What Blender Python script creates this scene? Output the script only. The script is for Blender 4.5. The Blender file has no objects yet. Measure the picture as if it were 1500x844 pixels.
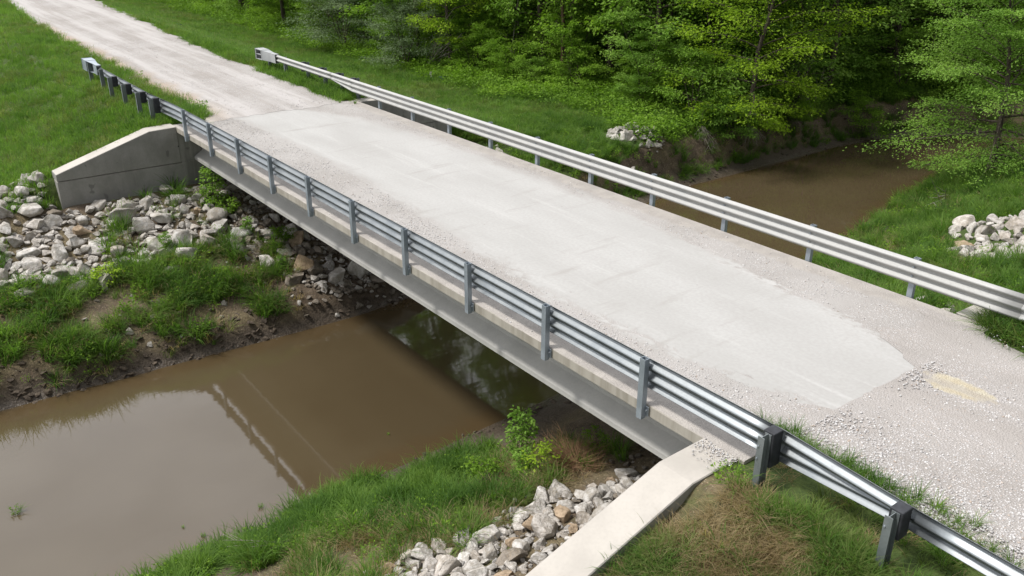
import bpy, math, random
import numpy as np
R_ = math.radians
sc = bpy.context.scene
COL = sc.collection

# ------------------------------------------------------------------ camera, world, sun, exposure
cd = bpy.data.cameras.new('camera'); cam = bpy.data.objects.new('camera', cd); COL.objects.link(cam)
sc.camera = cam
YAW, PIT, ROL = -0.649545, -0.416082, 0.004771
CAM = np.array([-8.1103, 8.6949, 7.1524])
from mathutils import Matrix, Vector, Euler
F_ = Vector((math.cos(PIT)*math.cos(YAW), math.cos(PIT)*math.sin(YAW), math.sin(PIT)))
Rr = Vector((math.sin(YAW), -math.cos(YAW), 0)); Uu = Rr.cross(F_)
R2 = math.cos(ROL)*Rr + math.sin(ROL)*Uu; U2 = -math.sin(ROL)*Rr + math.cos(ROL)*Uu
cam.matrix_world = Matrix(((R2.x, U2.x, -F_.x, CAM[0]), (R2.y, U2.y, -F_.y, CAM[1]), (R2.z, U2.z, -F_.z, CAM[2]), (0, 0, 0, 1)))
cd.sensor_width = 36; cd.lens = 36*1278.87/1500; cd.clip_end = 1500; cd.clip_start = 0.1

SUN = Vector((0.30, 0.52, 1.0)).normalized()
SEL = math.asin(SUN.z); SAZ = math.atan2(SUN.x, SUN.y)
sd = bpy.data.lights.new('sun', 'SUN'); sun = bpy.data.objects.new('sun', sd); COL.objects.link(sun)
sd.energy = 2.1; sd.angle = R_(9); sd.color = (1.0, 0.965, 0.925)
sun.rotation_euler = SUN.to_track_quat('Z', 'Y').to_euler(); sun.location = (0, 0, 60)

w = bpy.data.worlds.new('World'); sc.world = w; w.use_nodes = True
nt = w.node_tree; nt.nodes.clear()
def wn(t, **k):
    n = nt.nodes.new(t)
    for a, b in k.items(): setattr(n, a, b)
    return n
L = nt.links.new
out = wn('ShaderNodeOutputWorld'); bg = wn('ShaderNodeBackground'); bg.inputs[1].default_value = 0.1
sky = wn('ShaderNodeTexSky', sky_type='NISHITA', sun_disc=False, sun_elevation=SEL, sun_rotation=SAZ)
tc = wn('ShaderNodeTexCoord')
mp = wn('ShaderNodeMapping'); mp.inputs['Scale'].default_value = (1, 1, 2.6)
no = wn('ShaderNodeTexNoise'); no.inputs['Scale'].default_value = 2.6; no.inputs['Detail'].default_value = 6
cover = wn('ShaderNodeMapRange'); cover.inputs[1].default_value = .30; cover.inputs[2].default_value = .55
cover.inputs[3].default_value = .72; cover.inputs[4].default_value = 1.0
dot = wn('ShaderNodeVectorMath', operation='DOT_PRODUCT'); dot.inputs[1].default_value = Vector((.86, .02, .52)).normalized()
glow = wn('ShaderNodeMapRange'); glow.inputs[1].default_value = .1; glow.inputs[2].default_value = 1
glow.inputs[3].default_value = 2.9; glow.inputs[4].default_value = 11.0; glow.interpolation_type = 'SMOOTHSTEP'
var = wn('ShaderNodeMapRange'); var.inputs[1].default_value = .3; var.inputs[2].default_value = .7
var.inputs[3].default_value = .82; var.inputs[4].default_value = 1.16
mul = wn('ShaderNodeMath', operation='MULTIPLY'); cl = wn('ShaderNodeVectorMath', operation='SCALE')
cl.inputs[0].default_value = (.985, .99, 1.03)
mx = wn('ShaderNodeMix', data_type='RGBA')
L(tc.outputs['Generated'], mp.inputs[0]); L(mp.outputs[0], no.inputs['Vector']); L(no.outputs[0], cover.inputs[0]); L(no.outputs[0], var.inputs[0])
L(tc.outputs['Generated'], dot.inputs[0]); L(dot.outputs['Value'], glow.inputs[0])
L(glow.outputs[0], mul.inputs[0]); L(var.outputs[0], mul.inputs[1]); L(mul.outputs[0], cl.inputs['Scale'])
L(cover.outputs[0], mx.inputs[0]); L(sky.outputs[0], mx.inputs[6]); L(cl.outputs[0], mx.inputs[7])
L(mx.outputs[2], bg.inputs[0]); L(bg.outputs[0], out.inputs[0])

vs = sc.view_settings
vs.view_transform = 'Standard'; vs.look = 'None'; vs.gamma = 1; vs.use_curve_mapping = False
vs.exposure = 1.0
try:
    sc.cycles.use_denoising = True
    sc.cycles.max_bounces = 6; sc.cycles.diffuse_bounces = 4; sc.cycles.glossy_bounces = 3
    sc.cycles.transmission_bounces = 4; sc.cycles.transparent_max_bounces = 4
    sc.cycles.sample_clamp_indirect = 4
except Exception: pass

# ------------------------------------------------------------------ helpers
rng = np.random.default_rng(7)
random.seed(7)
def hsh(ix, iy, s):
    h = (ix.astype(np.int64)*374761393 + iy.astype(np.int64)*668265263 + s*982451653) & 0x7fffffff
    h = ((h ^ (h >> 13))*1274126177) & 0x7fffffff
    return ((h ^ (h >> 16)) & 0xffff)/65535.0
def vnoise(x, y, f=1.0, s=0, oct=3):
    x = np.asarray(x, float)*f; y = np.asarray(y, float)*f
    t = 0; a = 1; n = 0
    for o in range(oct):
        ix = np.floor(x); iy = np.floor(y); fx = x-ix; fy = y-iy
        fx = fx*fx*(3-2*fx); fy = fy*fy*(3-2*fy)
        ix = ix.astype(np.int64); iy = iy.astype(np.int64)
        v = (hsh(ix, iy, s+o)*(1-fx)+hsh(ix+1, iy, s+o)*fx)*(1-fy)+(hsh(ix, iy+1, s+o)*(1-fx)+hsh(ix+1, iy+1, s+o)*fx)*fy
        t = t+a*(v*2-1); n += a; a *= .5; x = x*2.03+11.3; y = y*2.03+5.7
    return t/n
def sstep(a, b, x):
    t = np.clip((np.asarray(x, float)-a)/(b-a), 0, 1); return t*t*(3-2*t)

def mesh(name, v, f, m=None, smooth=False):
    me = bpy.data.meshes.new(name)
    v = np.asarray(v, np.float32)
    if isinstance(f, np.ndarray):
        k = f.shape[1]; nf = len(f)
        me.vertices.add(len(v)); me.vertices.foreach_set('co', v.ravel())
        me.loops.add(nf*k); me.loops.foreach_set('vertex_index', f.astype(np.int32).ravel())
        me.polygons.add(nf); me.polygons.foreach_set('loop_start', np.arange(nf, dtype=np.int32)*k)
        me.polygons.foreach_set('loop_total', np.full(nf, k, np.int32))
        me.update(calc_edges=True); me.validate()
    else:
        me.from_pydata([tuple(map(float, p)) for p in v], [], f); me.update()
    if smooth: me.polygons.foreach_set('use_smooth', np.ones(len(me.polygons), bool))
    if m: me.materials.append(m)
    return me
def obj(name, me, parent=None, loc=None, link=True):
    o = bpy.data.objects.new(name, me)
    if link: COL.objects.link(o)
    if parent: o.parent = parent
    if loc is not None: o.location = loc
    return o
def tag(o, label=None, cat=None, group=None, kind=None):
    if label: o['label'] = label
    if cat: o['category'] = cat
    if group: o['group'] = group
    if kind: o['kind'] = kind
    return o
def empty(name, loc, label, cat, group=None):
    o = bpy.data.objects.new(name, None); COL.objects.link(o); o.location = loc; o.empty_display_size = .3
    return tag(o, label, cat, group)
class MB:
    def __init__(s): s.v = []; s.f = []
    def add(s, v, f):
        b = len(s.v); s.v += [tuple(p) for p in v]; s.f += [tuple(i+b for i in q) for q in f]
    def box(s, x0, x1, y0, y1, z0, z1, bev=0.0):
        if bev <= 0:
            v = [(x, y, z) for z in (z0, z1) for y in (y0, y1) for x in (x0, x1)]
            s.add(v, [(0, 2, 3, 1), (4, 5, 7, 6), (0, 1, 5, 4), (2, 6, 7, 3), (0, 4, 6, 2), (1, 3, 7, 5)])
        else:
            b = bev   # chamfered along the vertical edges and the top
            def ring(i, z): return [(x0+i+b, y0+i, z), (x1-i-b, y0+i, z), (x1-i, y0+i+b, z), (x1-i, y1-i-b, z), (x1-i-b, y1-i, z), (x0+i+b, y1-i, z), (x0+i, y1-i-b, z), (x0+i, y0+i+b, z)]
            rs = ring(b, z0)+ring(0, z0+b)+ring(0, z1-b)+ring(b, z1)
            f = [tuple(range(7, -1, -1)), tuple(range(24, 32))]
            for k in range(3):
                for i in range(8): j = (i+1) % 8; f.append((k*8+i, k*8+j, k*8+8+j, k*8+8+i))
            s.add(rs, f)
    def prism(s, poly, axis, a0, a1):
        """extrude a 2D polygon (list of (p,q)) along axis 'x' or 'y' or 'z'"""
        n = len(poly)
        def P(p, q, a): return {'x': (a, p, q), 'y': (p, a, q), 'z': (p, q, a)}[axis]
        v = [P(p, q, a0) for p, q in poly]+[P(p, q, a1) for p, q in poly]
        s.add(v, [tuple(range(n-1, -1, -1)), tuple(range(n, 2*n))]+[(i, (i+1) % n, n+(i+1) % n, n+i) for i in range(n)])
    def cyl(s, c, axis, r, h, n=8):
        poly = [(r*math.cos(2*math.pi*i/n), r*math.sin(2*math.pi*i/n)) for i in range(n)]
        if axis == 'x': s.prism([(c[1]+p, c[2]+q) for p, q in poly], 'x', c[0]-h/2, c[0]+h/2)
        elif axis == 'y': s.prism([(c[0]+p, c[2]+q) for p, q in poly], 'y', c[1]-h/2, c[1]+h/2)
        else: s.prism([(c[0]+p, c[1]+q) for p, q in poly], 'z', c[2]-h/2, c[2]+h/2)
    def build(s, name, m, parent=None, smooth=False):
        me = mesh(name, s.v, s.f, m, smooth)
        import bmesh
        bm = bmesh.new(); bm.from_mesh(me); bmesh.ops.recalc_face_normals(bm, faces=bm.faces); bm.to_mesh(me); bm.free()
        return obj(name, me, parent)

# ------------------------------------------------------------------ materials
class N:
    def __init__(s, name):
        s.m = bpy.data.materials.new(name); s.m.use_nodes = True; s.t = s.m.node_tree; s.t.nodes.clear()
        s.out = s.t.nodes.new('ShaderNodeOutputMaterial')
        s.geo = s.t.nodes.new('ShaderNodeNewGeometry'); s.pos = s.geo.outputs['Position']
    def n(s, t, ins=None, **k):
        n = s.t.nodes.new('ShaderNode'+t)
        for a, b in k.items(): setattr(n, a, b)
        for a, b in (ins or {}).items(): s.set(n.inputs[a], b)
        return n
    def set(s, i, b):
        if isinstance(b, bpy.types.NodeSocket): s.t.links.new(b, i)
        else:
            if isinstance(b, tuple) and len(b) == 3 and i.type == 'RGBA': b = b+(1,)
            i.default_value = b
    def scale(s, v):
        return s.n('Mapping', {0: s.pos, 'Scale': v}).outputs[0]
    def noise(s, sc=1.0, det=4, vec=None, rough=.55, dist=0):
        return s.n('TexNoise', {'Vector': vec or s.pos, 'Scale': sc, 'Detail': det, 'Roughness': rough, 'Distortion': dist}).outputs[0]
    def vor(s, sc, vec=None, o='Distance', **k):
        return s.n('TexVoronoi', {'Vector': vec or s.pos, 'Scale': sc}, **k).outputs[o]
    def math(s, op, a, b=0.0, c=None):
        n = s.n('Math', {0: a, 1: b}, operation=op)
        if c is not None: s.set(n.inputs[2], c)
        return n.outputs[0]
    def rng(s, v, a, b, c=0.0, d=1.0, smooth=True):
        return s.n('MapRange', {0: v, 1: a, 2: b, 3: c, 4: d}, interpolation_type='SMOOTHSTEP' if smooth else 'LINEAR').outputs[0]
    def mix(s, f, a, b, bt='MIX'):
        n = s.n('Mix', data_type='RGBA', blend_type=bt)
        s.set(n.inputs[0], f); s.set(n.inputs[6], a); s.set(n.inputs[7], b); return n.outputs[2]
    def ramp(s, v, stops, interp='LINEAR'):
        n = s.n('ValToRGB', {0: v}); r = n.color_ramp; r.interpolation = interp
        while len(r.elements) < len(stops): r.elements.new(.5)
        for e, (p, c) in zip(r.elements, stops): e.position = p; e.color = tuple(c)+(1,) if len(c) == 3 else c
        return n.outputs[0]
    def xyz(s): return s.n('SeparateXYZ', {0: s.pos}).outputs
    def bump(s, h, st=.3, d=.02, nrm=None):
        n = s.n('Bump', {'Height': h, 'Strength': st, 'Distance': d})
        if nrm is not None: s.set(n.inputs['Normal'], nrm)
        return n.outputs[0]
    def bsdf(s, col, rough=.8, spec=.3, nrm=None, metal=0.0, **k):
        b = s.n('BsdfPrincipled', {'Base Color': col, 'Roughness': rough, 'Specular IOR Level': spec, 'Metallic': metal})
        if nrm is not None: s.set(b.inputs['Normal'], nrm)
        for a, v in k.items(): s.set(b.inputs[a], v)
        s.t.links.new(b.outputs[0], s.out.inputs[0]); return b

def gravel_nodes(g, base_a, base_b):
    """colour + height of crushed limestone over fines"""
    big = g.noise(.35, 5)
    fines = g.mix(g.rng(big, .35, .65), base_a, base_b)
    st = g.n('TexVoronoi', {'Vector': g.pos, 'Scale': 34.0, 'Randomness': 1.0})
    cell = g.n('SeparateColor', {0: st.outputs['Color']}).outputs[0]
    stonec = g.ramp(cell, [(0, (.23, .21, .205)), (.3, (.33, .31, .295)), (.62, (.42, .40, .39)), (.85, (.54, .53, .525)), (1, (.38, .31, .26))])
    patch = g.noise(.9, 5, dist=.5)
    return fines, stonec, st.outputs['Distance'], cell, patch

def mat_deck():
    g = N('deck_concrete'); X = g.xyz()
    fx = g.math('MULTIPLY_ADD', X[0], 1/27., 3/27.)
    def lut(pts):
        return g.ramp(fx, [((x+3)/27., (-y/7.2,)*3) for x, y in pts])
    yn = lut([(-3, -2.4), (-1.9, -2.18), (1, -1.6), (4, -1.5), (9, -1.95), (14, -2.35), (19, -2.42), (23, -2.2)])
    yf = lut([(-2.6, -4.3), (-1.1, -5.2), (2.4, -5.63), (6, -6.15), (10, -6.36), (15, -6.3), (20, -5.9), (23.2, -4.6)])
    yy = g.math('MULTIPLY', X[1], -1/7.2)
    e1 = g.math('SUBTRACT', yy, yn); e2 = g.math('SUBTRACT', yf, yy)
    e = g.math('MINIMUM', e1, e2)
    wob = g.noise(1.0, 6, g.scale((.8, 2.2, 1)), .7)
    e = g.math('MULTIPLY_ADD', g.math('SUBTRACT', wob, .5), .14, e)
    jg = g.n('SeparateColor', {0: g.vor(1.0, g.scale((2.6, 5.5, 1)), 'Color')}).outputs[0]
    e = g.math('MULTIPLY_ADD', g.math('SUBTRACT', jg, .5), g.rng(X[0], 12, -1, .012, .05), e)
    wob2 = g.noise(.9, 5, g.scale((2.6, 1.1, 1)), .6)
    ex = g.math('MULTIPLY_ADD', g.math('SUBTRACT', wob2, .5), 1.9, g.math('SUBTRACT', 22.9, X[0]))
    ex = g.math('MULTIPLY', ex, .25)
    e = g.math('MINIMUM', e, ex)
    clean = g.rng(g.math('MULTIPLY_ADD', g.math('SUBTRACT', g.noise(9, 4), .5), .05, e), g.rng(X[0], 10, 0, -.035, -.012, True), g.rng(X[0], 10, 0, .045, .014, True))
    # bare swept strip along the far edge and under the near rail
    edge = g.math('MAXIMUM', g.rng(X[1], -.62, -.5), g.rng(g.math('MULTIPLY_ADD', g.math('SUBTRACT', wob2, .5), .5, X[1]), -6.55, -6.75))
    fines, stonec, sdist, cell, patch = gravel_nodes(g, (.287, .270, .252), (.338, .322, .305))
    dens = g.rng(patch, .36, .62)
    gcol = g.mix(g.math('MULTIPLY', g.rng(sdist, .42, .30), g.math('MULTIPLY', dens, g.rng(cell, .35, .5))), fines, stonec)
    broad = g.noise(.5, 5, g.scale((.5, 1.3, 1)))
    fine = g.noise(14, 5)
    ccol = g.mix(g.rng(broad, .3, .7), (.345, .339, .324), (.392, .387, .373))
    streak = g.noise(1.0, 4, g.scale((.18, 2.4, 1)), .6)
    ccol = g.mix(g.rng(streak, .55, .72, 0, .7), ccol, (.432, .426, .412))
    cross = g.noise(1.0, 4, g.scale((2.2, .35, 1)), .6)
    ccol = g.mix(g.rng(cross, .55, .74, 0, .55), ccol, (.272, .258, .236))
    ccol = g.mix(g.rng(fine, .3, .7, 0, .3), ccol, (.275, .265, .248))
    spots = g.vor(1.1)
    ccol = g.mix(g.rng(spots, .035, .02, 0, .5), ccol, (.22, .20, .18))
    scol = g.mix(g.rng(g.noise(2.2, 5), .35, .65), (.36, .335, .305), (.305, .283, .26))
    col = g.mix(clean, gcol, ccol)
    col = g.mix(g.math('MULTIPLY', edge, g.math('SUBTRACT', 1, g.math('MULTIPLY', clean, .8))), col, scol)
    # clean formed sides of the slab
    nz = g.n('SeparateXYZ', {0: g.geo.outputs['Normal']}).outputs[2]
    side = g.rng(nz, .7, .4)
    vst = g.noise(1.0, 4, g.scale((7, 7, .6)))
    sidec = g.mix(g.rng(vst, .35, .7), (.37, .345, .295), (.275, .252, .21))
    col = g.mix(side, col, sidec)
    h = g.math('MULTIPLY', g.math('SUBTRACT', 1, sdist), g.math('MULTIPLY', g.math('SUBTRACT', 1, side), g.math('SUBTRACT', 1, clean)))
    g.bsdf(col, .9, .2, g.bump(h, .55, .02, g.bump(fine, .08, .01)))
    return g.m
def mat_road():
    g = N('road_gravel'); X = g.xyz()
    fines, stonec, sdist, cell, patch = gravel_nodes(g, (.278, .258, .239), (.332, .314, .297))
    tr = g.noise(1.0, 5, g.scale((.05, .95, 1)), .6)
    light = g.mix(g.rng(X[0], -1, 8), (.325, .303, .283), (.41, .39, .375))
    col = g.mix(g.rng(tr, .42, .62), fines, light)
    dens = g.rng(g.math('ADD', patch, g.math('MULTIPLY', g.math('SUBTRACT', tr, .5), -.5)), .36, .58)
    col = g.mix(g.math('MULTIPLY', g.rng(sdist, .45, .32), g.math('MULTIPLY', dens, g.rng(cell, .2, .4))), col, stonec)
    # tan dirt shoulder along the left edge beyond the bridge
    wob = g.noise(.7, 5)
    dirt = g.rng(g.math('MULTIPLY_ADD', g.math('SUBTRACT', wob, .5), 1.6, X[1]), -2.7, -1.7)
    dirt = g.math('MULTIPLY', dirt, g.rng(X[0], 20, 27))
    col = g.mix(g.math('MULTIPLY', dirt, .75), col, (.33, .245, .165))
    # sandy yellow stain near the end of the slab
    dx = g.math('MULTIPLY', g.math('ADD', X[0], 2.72), 1.5); dy = g.math('MULTIPLY', g.math('ADD', X[1], 4.45), 3.0)
    rr = g.math('SQRT', g.math('ADD', g.math('MULTIPLY', dx, dx), g.math('MULTIPLY', dy, dy)))
    rr = g.math('MULTIPLY_ADD', g.math('SUBTRACT', g.noise(3.5, 5), .5), 1.2, rr)
    col = g.mix(g.rng(rr, .95, .7, 0, .9), col, g.mix(g.rng(g.noise(6, 4), .35, .65), (.385, .335, .235), (.43, .395, .305)))
    dk = g.noise(1.3, 4)
    col = g.mix(g.rng(dk, .60, .75, 0, .35), col, (.27, .245, .22))
    rut = g.noise(1.0, 4, g.scale((.10, 1.5, 1)), .55)
    col = g.mix(g.rng(rut, .52, .66, 0, .5), col, (.285, .262, .24))
    g.bsdf(col, .95, .15, g.bump(g.math('SUBTRACT', 1, sdist), .6, .022, g.bump(g.noise(5, 4), .3, .03)))
    return g.m
def mat_concrete(name, a, b, top=None, stain=True, joint=False):
    g = N(name)
    big = g.noise(1.4, 6, g.scale((1, 1, .8)), .6); fine = g.noise(22, 4)
    col = g.mix(g.rng(big, .32, .68), a, b)
    if stain:
        st = g.noise(1.0, 5, g.scale((2.4, 2.4, .35)), .6)
        col = g.mix(g.rng(st, .50, .70, 0, .65), col, tuple(c*.62 for c in a))
        bl = g.noise(1.9, 3, dist=.4)
        col = g.mix(g.rng(bl, .63, .69, 0, .6), col, tuple(c*.45 for c in a))
        wt = g.noise(1.0, 4, g.scale((5, 5, .5)))
        col = g.mix(g.rng(wt, .63, .78, 0, .35), col, tuple(min(1, c*1.5) for c in b))
        hole = g.vor(1.65)
        col = g.mix(g.rng(hole, .06, .035, 0, .85), col, (.03, .03, .028))
    col = g.mix(g.rng(fine, .35, .7, 0, .18), col, tuple(c*.7 for c in a))
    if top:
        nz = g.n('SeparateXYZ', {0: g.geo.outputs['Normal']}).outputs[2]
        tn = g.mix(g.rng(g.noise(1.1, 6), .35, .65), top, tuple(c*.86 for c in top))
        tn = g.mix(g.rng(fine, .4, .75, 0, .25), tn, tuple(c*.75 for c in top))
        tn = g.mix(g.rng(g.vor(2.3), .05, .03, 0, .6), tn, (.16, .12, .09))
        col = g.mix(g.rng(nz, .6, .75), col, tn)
    g.bsdf(col, .88, .2, g.bump(fine, .15, .008))
    return g.m
def mat_galv(name, a, b, rough=.42, metal=.75):
    g = N(name)
    s = g.vor(40, o='Color'); sp = g.n('SeparateColor', {0: s}).outputs[0]
    big = g.noise(2.2, 5)
    col = g.mix(g.rng(big, .3, .7), a, b)
    col = g.mix(g.math('MULTIPLY', sp, .22), col, tuple(c*.7 for c in a))
    dr = g.noise(1.0, 4, g.scale((9, 9, 1.2)))
    col = g.mix(g.rng(dr, .6, .8, 0, .35), col, tuple(c*.55 for c in a))
    g.bsdf(col, g.rng(big, .3, .7, rough-.06, rough+.1), .5, g.bump(g.noise(60, 2), .03, .003), metal)
    return g.m
def mat_flat(name, c, rough=.7, var=.25, sc=8.0):
    g = N(name); n = g.noise(sc, 5)
    g.bsdf(g.mix(g.rng(n, .3, .7), tuple(x*(1-var) for x in c), tuple(min(1, x*(1+var)) for x in c)), rough, .3, g.bump(n, .2, .01))
    return g.m
def mat_ground():
    g = N('ground_soil'); X = g.xyz()
    n1 = g.noise(.55, 6); n2 = g.noise(3.2, 5); n3 = g.noise(18, 4)
    soil = g.mix(g.rng(n2, .3, .7), (.070, .052, .035), (.125, .096, .068))
    thatch = g.mix(g.rng(n3, .3, .7), (.17, .135, .078), (.085, .07, .038))
    soil = g.mix(g.rng(n1, .42, .6), soil, thatch)
    grass = g.mix(g.rng(n2, .3, .7), (.034, .056, .012), (.066, .092, .022))
    lit = g.n('TexVoronoi', {'Vector': g.scale((1, 1.8, 1)), 'Scale': 21.0}); lc = g.n('SeparateColor', {0: lit.outputs['Color']}).outputs
    soil = g.mix(g.math('MULTIPLY', g.rng(lit.outputs['Distance'], .42, .25), g.rng(lc[0], .45, .6)), soil, g.ramp(lc[1], [(0, (.045, .03, .02)), (.4, (.15, .095, .055)), (.75, (.25, .19, .115)), (1, (.32, .28, .21))]))
    gm = g.n('Attribute', attribute_name='grass').outputs['Fac']
    gm = g.math('MULTIPLY_ADD', g.math('SUBTRACT', n2, .5), .8, gm)
    col = g.mix(g.rng(gm, .3, .7), soil, grass)
    # wet dark mud close to the water line
    wet = g.rng(g.math('MULTIPLY_ADD', g.math('SUBTRACT', n2, .5), .5, X[2]), -4.95, -4.45)
    mud = g.mix(g.rng(n3, .3, .7), (.058, .045, .033), (.10, .08, .06))
    col = g.mix(wet, mud, col)
    ro = g.rng(X[2], -5.12, -4.9, .25, .95)
    g.bsdf(col, ro, .3, g.bump(n3, .6, .05, g.bump(n2, .5, .12)))
    return g.m
def mat_water():
    g = N('muddy_water')
    n = g.noise(.25, 3); rip = g.noise(1.0, 4, g.scale((3.0, 1.2, 1)), .55)
    X = g.xyz()
    sh = g.n('Attribute', attribute_name='shore').outputs['Fac']
    sh = g.math('MULTIPLY_ADD', g.math('SUBTRACT', g.noise(1.6, 4), .5), .7, sh)
    col = g.mix(g.rng(n, .35, .65), (.065, .048, .0255), (.073, .055, .030))
    col = g.mix(g.rng(sh, .35, .9, 0, .55), col, (.070, .045, .020))
    g.bsdf(col, .035, .5, g.bump(rip, .035, .05), 0.0, IOR=1.5)
    return g.m
def mat_rock(name, cs):
    g = N(name)
    oi = g.n('ObjectInfo').outputs['Random']
    tcn = g.n('TexCoord').outputs['Object']
    n = g.noise(2.0, 6, tcn, .65); f = g.noise(11, 4, tcn)
    base = g.ramp(oi, [(i/(len(cs)-1.0), c) for i, c in enumerate(cs)])
    col = g.mix(g.rng(n, .36, .64), g.mix(1.0, base, (.70, .68, .64), 'MULTIPLY'), g.mix(1.0, base, (1.18, 1.18, 1.18), 'MULTIPLY'))
    vein = g.math('ABSOLUTE', g.math('SUBTRACT', g.noise(1.6, 3, tcn, dist=1.0), .5))
    col = g.mix(g.rng(vein, .03, .0, 0, .4), col, (.30, .24, .17))
    col = g.mix(g.rng(f, .55, .8, 0, .5), col, (.13, .12, .105))
    g.bsdf(col, .92, .2, g.bump(n, .5, .12, g.bump(f, .45, .05)))
    return g.m
def mat_leaf(name, cs, trans=.4, posn=.6, rough=.6, spec=.1):
    g = N(name)
    r = g.geo.outputs['Random Per Island']
    oi = g.n('ObjectInfo').outputs['Random']
    n = g.noise(posn, 3)
    t = g.math('ADD', g.math('MULTIPLY', r, .30), g.math('ADD', g.math('MULTIPLY', g.rng(n, .3, .7), .46), g.math('MULTIPLY', oi, .24)))
    col = g.ramp(t, [(i/(len(cs)-1.0), c) for i, c in enumerate(cs)])
    b = g.bsdf(col, rough, spec)
    tr = g.n('BsdfTranslucent', {0: g.mix(1.0, col, (1.35, 1.5, .7), 'MULTIPLY')})
    ms = g.n('MixShader', {0: trans, 1: b.outputs[0], 2: tr.outputs[0]})
    g.t.links.new(ms.outputs[0], g.out.inputs[0])
    return g.m
def mat_bark(name, a, b):
    g = N(name); n = g.noise(1.0, 5, g.scale((9, 9, 1.6)), .65)
    g.bsdf(g.mix(g.rng(n, .35, .65), a, b), .95, .1, g.bump(n, .8, .05)); return g.m

M = {}
M['deck'] = mat_deck(); M['road'] = mat_road()
M['girder'] = mat_concrete('girder_concrete', (.42, .412, .385), (.485, .475, .445), None, False)
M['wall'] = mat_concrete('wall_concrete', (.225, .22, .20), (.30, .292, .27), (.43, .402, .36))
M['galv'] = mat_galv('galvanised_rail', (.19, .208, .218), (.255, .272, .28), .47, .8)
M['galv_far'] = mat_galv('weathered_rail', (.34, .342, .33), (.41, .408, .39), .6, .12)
M['post'] = mat_galv('galvanised_post', (.29, .335, .375), (.37, .415, .455), .5, .55)
M['postdark'] = mat_galv('dark_post', (.17, .195, .20), (.25, .275, .28), .55, .5)
M['term'] = mat_galv('terminal_steel', (.33, .345, .35), (.40, .41, .41), .55, .3)
M['block'] = mat_flat('blockout_composite', (.035, .037, .042), .75)
M['bolt'] = mat_galv('bolt_steel', (.30, .34, .38), (.40, .44, .48), .45, .6)
M['ground'] = mat_ground(); M['water'] = mat_water()
M['rock'] = mat_rock('limestone', [(.33, .31, .28), (.46, .44, .41), (.40, .38, .35), (.54, .52, .49), (.43, .39, .345), (.37, .36, .345), (.50, .47, .43)])
M['rocktan'] = mat_rock('tan_limestone', [(.36, .27, .18), (.40, .31, .22), (.33, .25, .17)])
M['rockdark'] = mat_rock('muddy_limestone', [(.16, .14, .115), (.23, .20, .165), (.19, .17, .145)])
M['bark'] = mat_bark('bark', (.050, .040, .031), (.115, .095, .075))
M['barkred'] = mat_bark('reddish_bark', (.085, .052, .034), (.15, .10, .07))
M['deadwood'] = mat_bark('dead_wood', (.20, .175, .145), (.32, .29, .25))
M['leaf_y'] = mat_leaf('leaf_yellow_green', [(0.103, 0.182, 0.012), (0.194, 0.309, 0.022), (0.285, 0.418, 0.034), (0.387, 0.520, 0.055)])
M['leaf_g'] = mat_leaf('leaf_mid_green', [(0.068, 0.136, 0.015), (0.120, 0.222, 0.024), (0.185, 0.310, 0.036), (0.259, 0.399, 0.056)])
M['leaf_d'] = mat_leaf('leaf_deep_green', [(0.053, 0.113, 0.015), (0.105, 0.197, 0.024), (0.169, 0.298, 0.035), (0.252, 0.402, 0.055)], .25)
M['leaf_gray'] = mat_leaf('leaf_grey_green', [(0.086, 0.129, 0.060), (0.141, 0.201, 0.101), (0.201, 0.266, 0.144), (0.273, 0.338, 0.201)], .2)
M['leaf_h'] = mat_leaf('leaf_fresh_green', [(0.083, 0.166, 0.024), (0.137, 0.256, 0.040), (0.208, 0.345, 0.062), (0.285, 0.428, 0.090)], .35)
M['gr_field'] = mat_leaf('grass_field', [(0.058, 0.121, 0.022), (0.096, 0.184, 0.035), (0.144, 0.250, 0.050), (0.206, 0.320, 0.082)], .42, .35)
M['gr_lush'] = mat_leaf('grass_lush', [(0.037, 0.085, 0.017), (0.071, 0.144, 0.027), (0.120, 0.210, 0.039), (0.183, 0.275, 0.061)], .42, .8)
M['gr_mix'] = mat_leaf('grass_mixed', [(0.060, 0.094, 0.024), (0.102, 0.144, 0.036), (0.156, 0.198, 0.060), (0.276, 0.258, 0.126)], .42, 1.2)
M['gr_dry'] = mat_leaf('grass_dry', [(0.149, 0.109, 0.057), (0.253, 0.190, 0.103), (0.345, 0.276, 0.161), (0.218, 0.149, 0.086)], .42, 1.2)
M['straw'] = mat_leaf('straw_brush', [(.13, .075, .042), (.21, .125, .07), (.29, .19, .115)], .1, 1.2)
M['plastic_w'] = mat_flat('white_plastic', (.62, .60, .55), .5, .1)
M['plastic_b'] = mat_flat('blue_plastic', (.05, .085, .14), .5, .2)

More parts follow.
